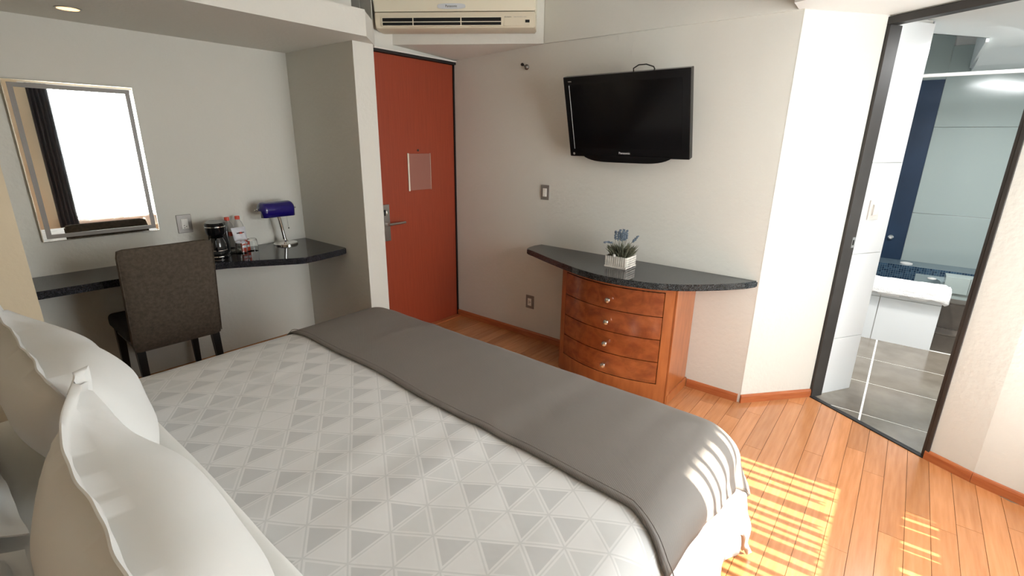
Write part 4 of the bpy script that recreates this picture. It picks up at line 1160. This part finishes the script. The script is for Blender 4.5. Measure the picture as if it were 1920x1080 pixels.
pillow('white pillow with a puckered corner, front one nearest the camera', (.145, .935, .762), prot(D2R(19), D2R(-1), D2R(2)), L_=.74, W_=.40, T=.27, seed=5, corner=(.075, .065, .035))
pillow('white pillow lying behind the far front pillow', (-.16, 1.80, .715), prot(D2R(62)), L_=.76, W_=.40, T=.18, seed=9)
pillow('white pillow lying low behind the nearest pillow', (-.17, 1.00, .70), prot(D2R(66)), L_=.74, W_=.38, T=.18, seed=13)

# ------------------------------------------------------------------ ceiling downlight
dl = thing('downlight', 'recessed ceiling spot glowing orange over the desk niche', 'downlight', (.696, 3.30, ZN-.002))
B().lathe([(.045, 0), (.052, 0), (.052, -.004), (.043, -.004), (.043, -.001)], 28, (.696, 3.30, ZN-.0005), cap=False).done('trim_ring', M['steel'], dl, smooth=True)
B().lathe([(.0, -.002), (.043, -.002), (.043, -.0035), (0, -.0035)], 28, (.696, 3.30, ZN-.0005)).done('lens', M['lampglow'], dl)

# ------------------------------------------------------------------ window wall behind the camera (seen in the mirror)
w1 = thing('window_1', 'tall bedroom window with white frame, seen in the mirror', 'window', ((WX0+WX1)/2, YW-.06, WZ0), kind='structure')
B().box(WX0, WX1, YW-.09, YW-.05, WZ1-.04, WZ1).box(WX0, WX0+.04, YW-.09, YW-.05, WZ0, WZ1-.04).box(WX1-.04, WX1, YW-.09, YW-.05, WZ0, WZ1-.04).done('window_frame', M['whiteplastic'], w1)
B().box(WX0-.02, WX1+.02, YW-.01, YW+.012, WZ0-.035, WZ0-.003, bev=.004).done('window_sill', M['whiteplastic'], w1)
sc = thing('sheer_curtain', 'white pleated sheer curtain over the bedroom window, seen in the mirror', 'curtain', (1.9, YW+.05, 2.07))
rnd = random.Random(11)
x = WX0+.02; k = 0
edges = []
while x < WX1-.02:
    wd = rnd.uniform(.018, .030) if k % 5 else .055; gap = rnd.choice([.020, .030, .042, .050])
    edges.append((x, min(x+wd, WX1))); x += wd+gap; k += 1
for (a, b_) in edges:
    b = B(); n_ = 4; rows = []
    hemz = .445+rnd.uniform(-.01, .012)
    for zi in range(13):
        z = hemz+(2.07-hemz)*zi/12
        rows.append([b.bm.verts.new((a+(b_-a)*i/n_, YW+.035+.012*math.sin(PI*i/n_)+.004*math.sin(z*5+a*30), z+(.012*math.sin(PI*i/n_) if zi == 0 else 0))) for i in range(n_+1)])
    for A, C_ in zip(rows, rows[1:]):
        for i in range(n_): b.bm.faces.new((A[i], A[i+1], C_[i+1], C_[i]))
    b.done('pleat', M['sheer'], sc, smooth=True)
B().tube([(WX0-.1, YW+.04, 2.075), (WX1+.05, YW+.04, 2.075)], .009, 8).done('curtain_track', M['whiteplastic'], sc, smooth=True)
# dark curtain
dc = B(); n_ = 40; rows = []
for zi in range(9):
    z = .20+(2.07-.20)*zi/8
    wd = .19 - .0*zi
    rows.append([dc.bm.verts.new((1.17+wd*i/n_, YW+.10+.022*math.sin(i/n_*PI*9)*(1.1-.03*zi), z)) for i in range(n_+1)])
for A, C_ in zip(rows, rows[1:]):
    for i in range(n_): dc.bm.faces.new((A[i], A[i+1], C_[i+1], C_[i]))
dco = dc.done('blackout_curtain', M['curtain'], smooth=True)
md = dco.modifiers.new('t', 'SOLIDIFY'); md.thickness = .004
tag(dco, 'dark charcoal drape drawn to the side of the window, seen in the mirror', 'curtain')
# unseen slab added over the window, limits how high the sun stripes reach
structure(B().box(-1.0, 4.2, -3.05, YW-.121, 2.14, 2.26).done('trim_8', M['concrete']), 'unseen concrete slab added outside above the window to block high sun', 'trim')
structure(B().box(-4, 8, -9, YW-.121, -.3, -.15).done('ground_outside', M['concrete']), 'terrace floor outside the window', 'ground')
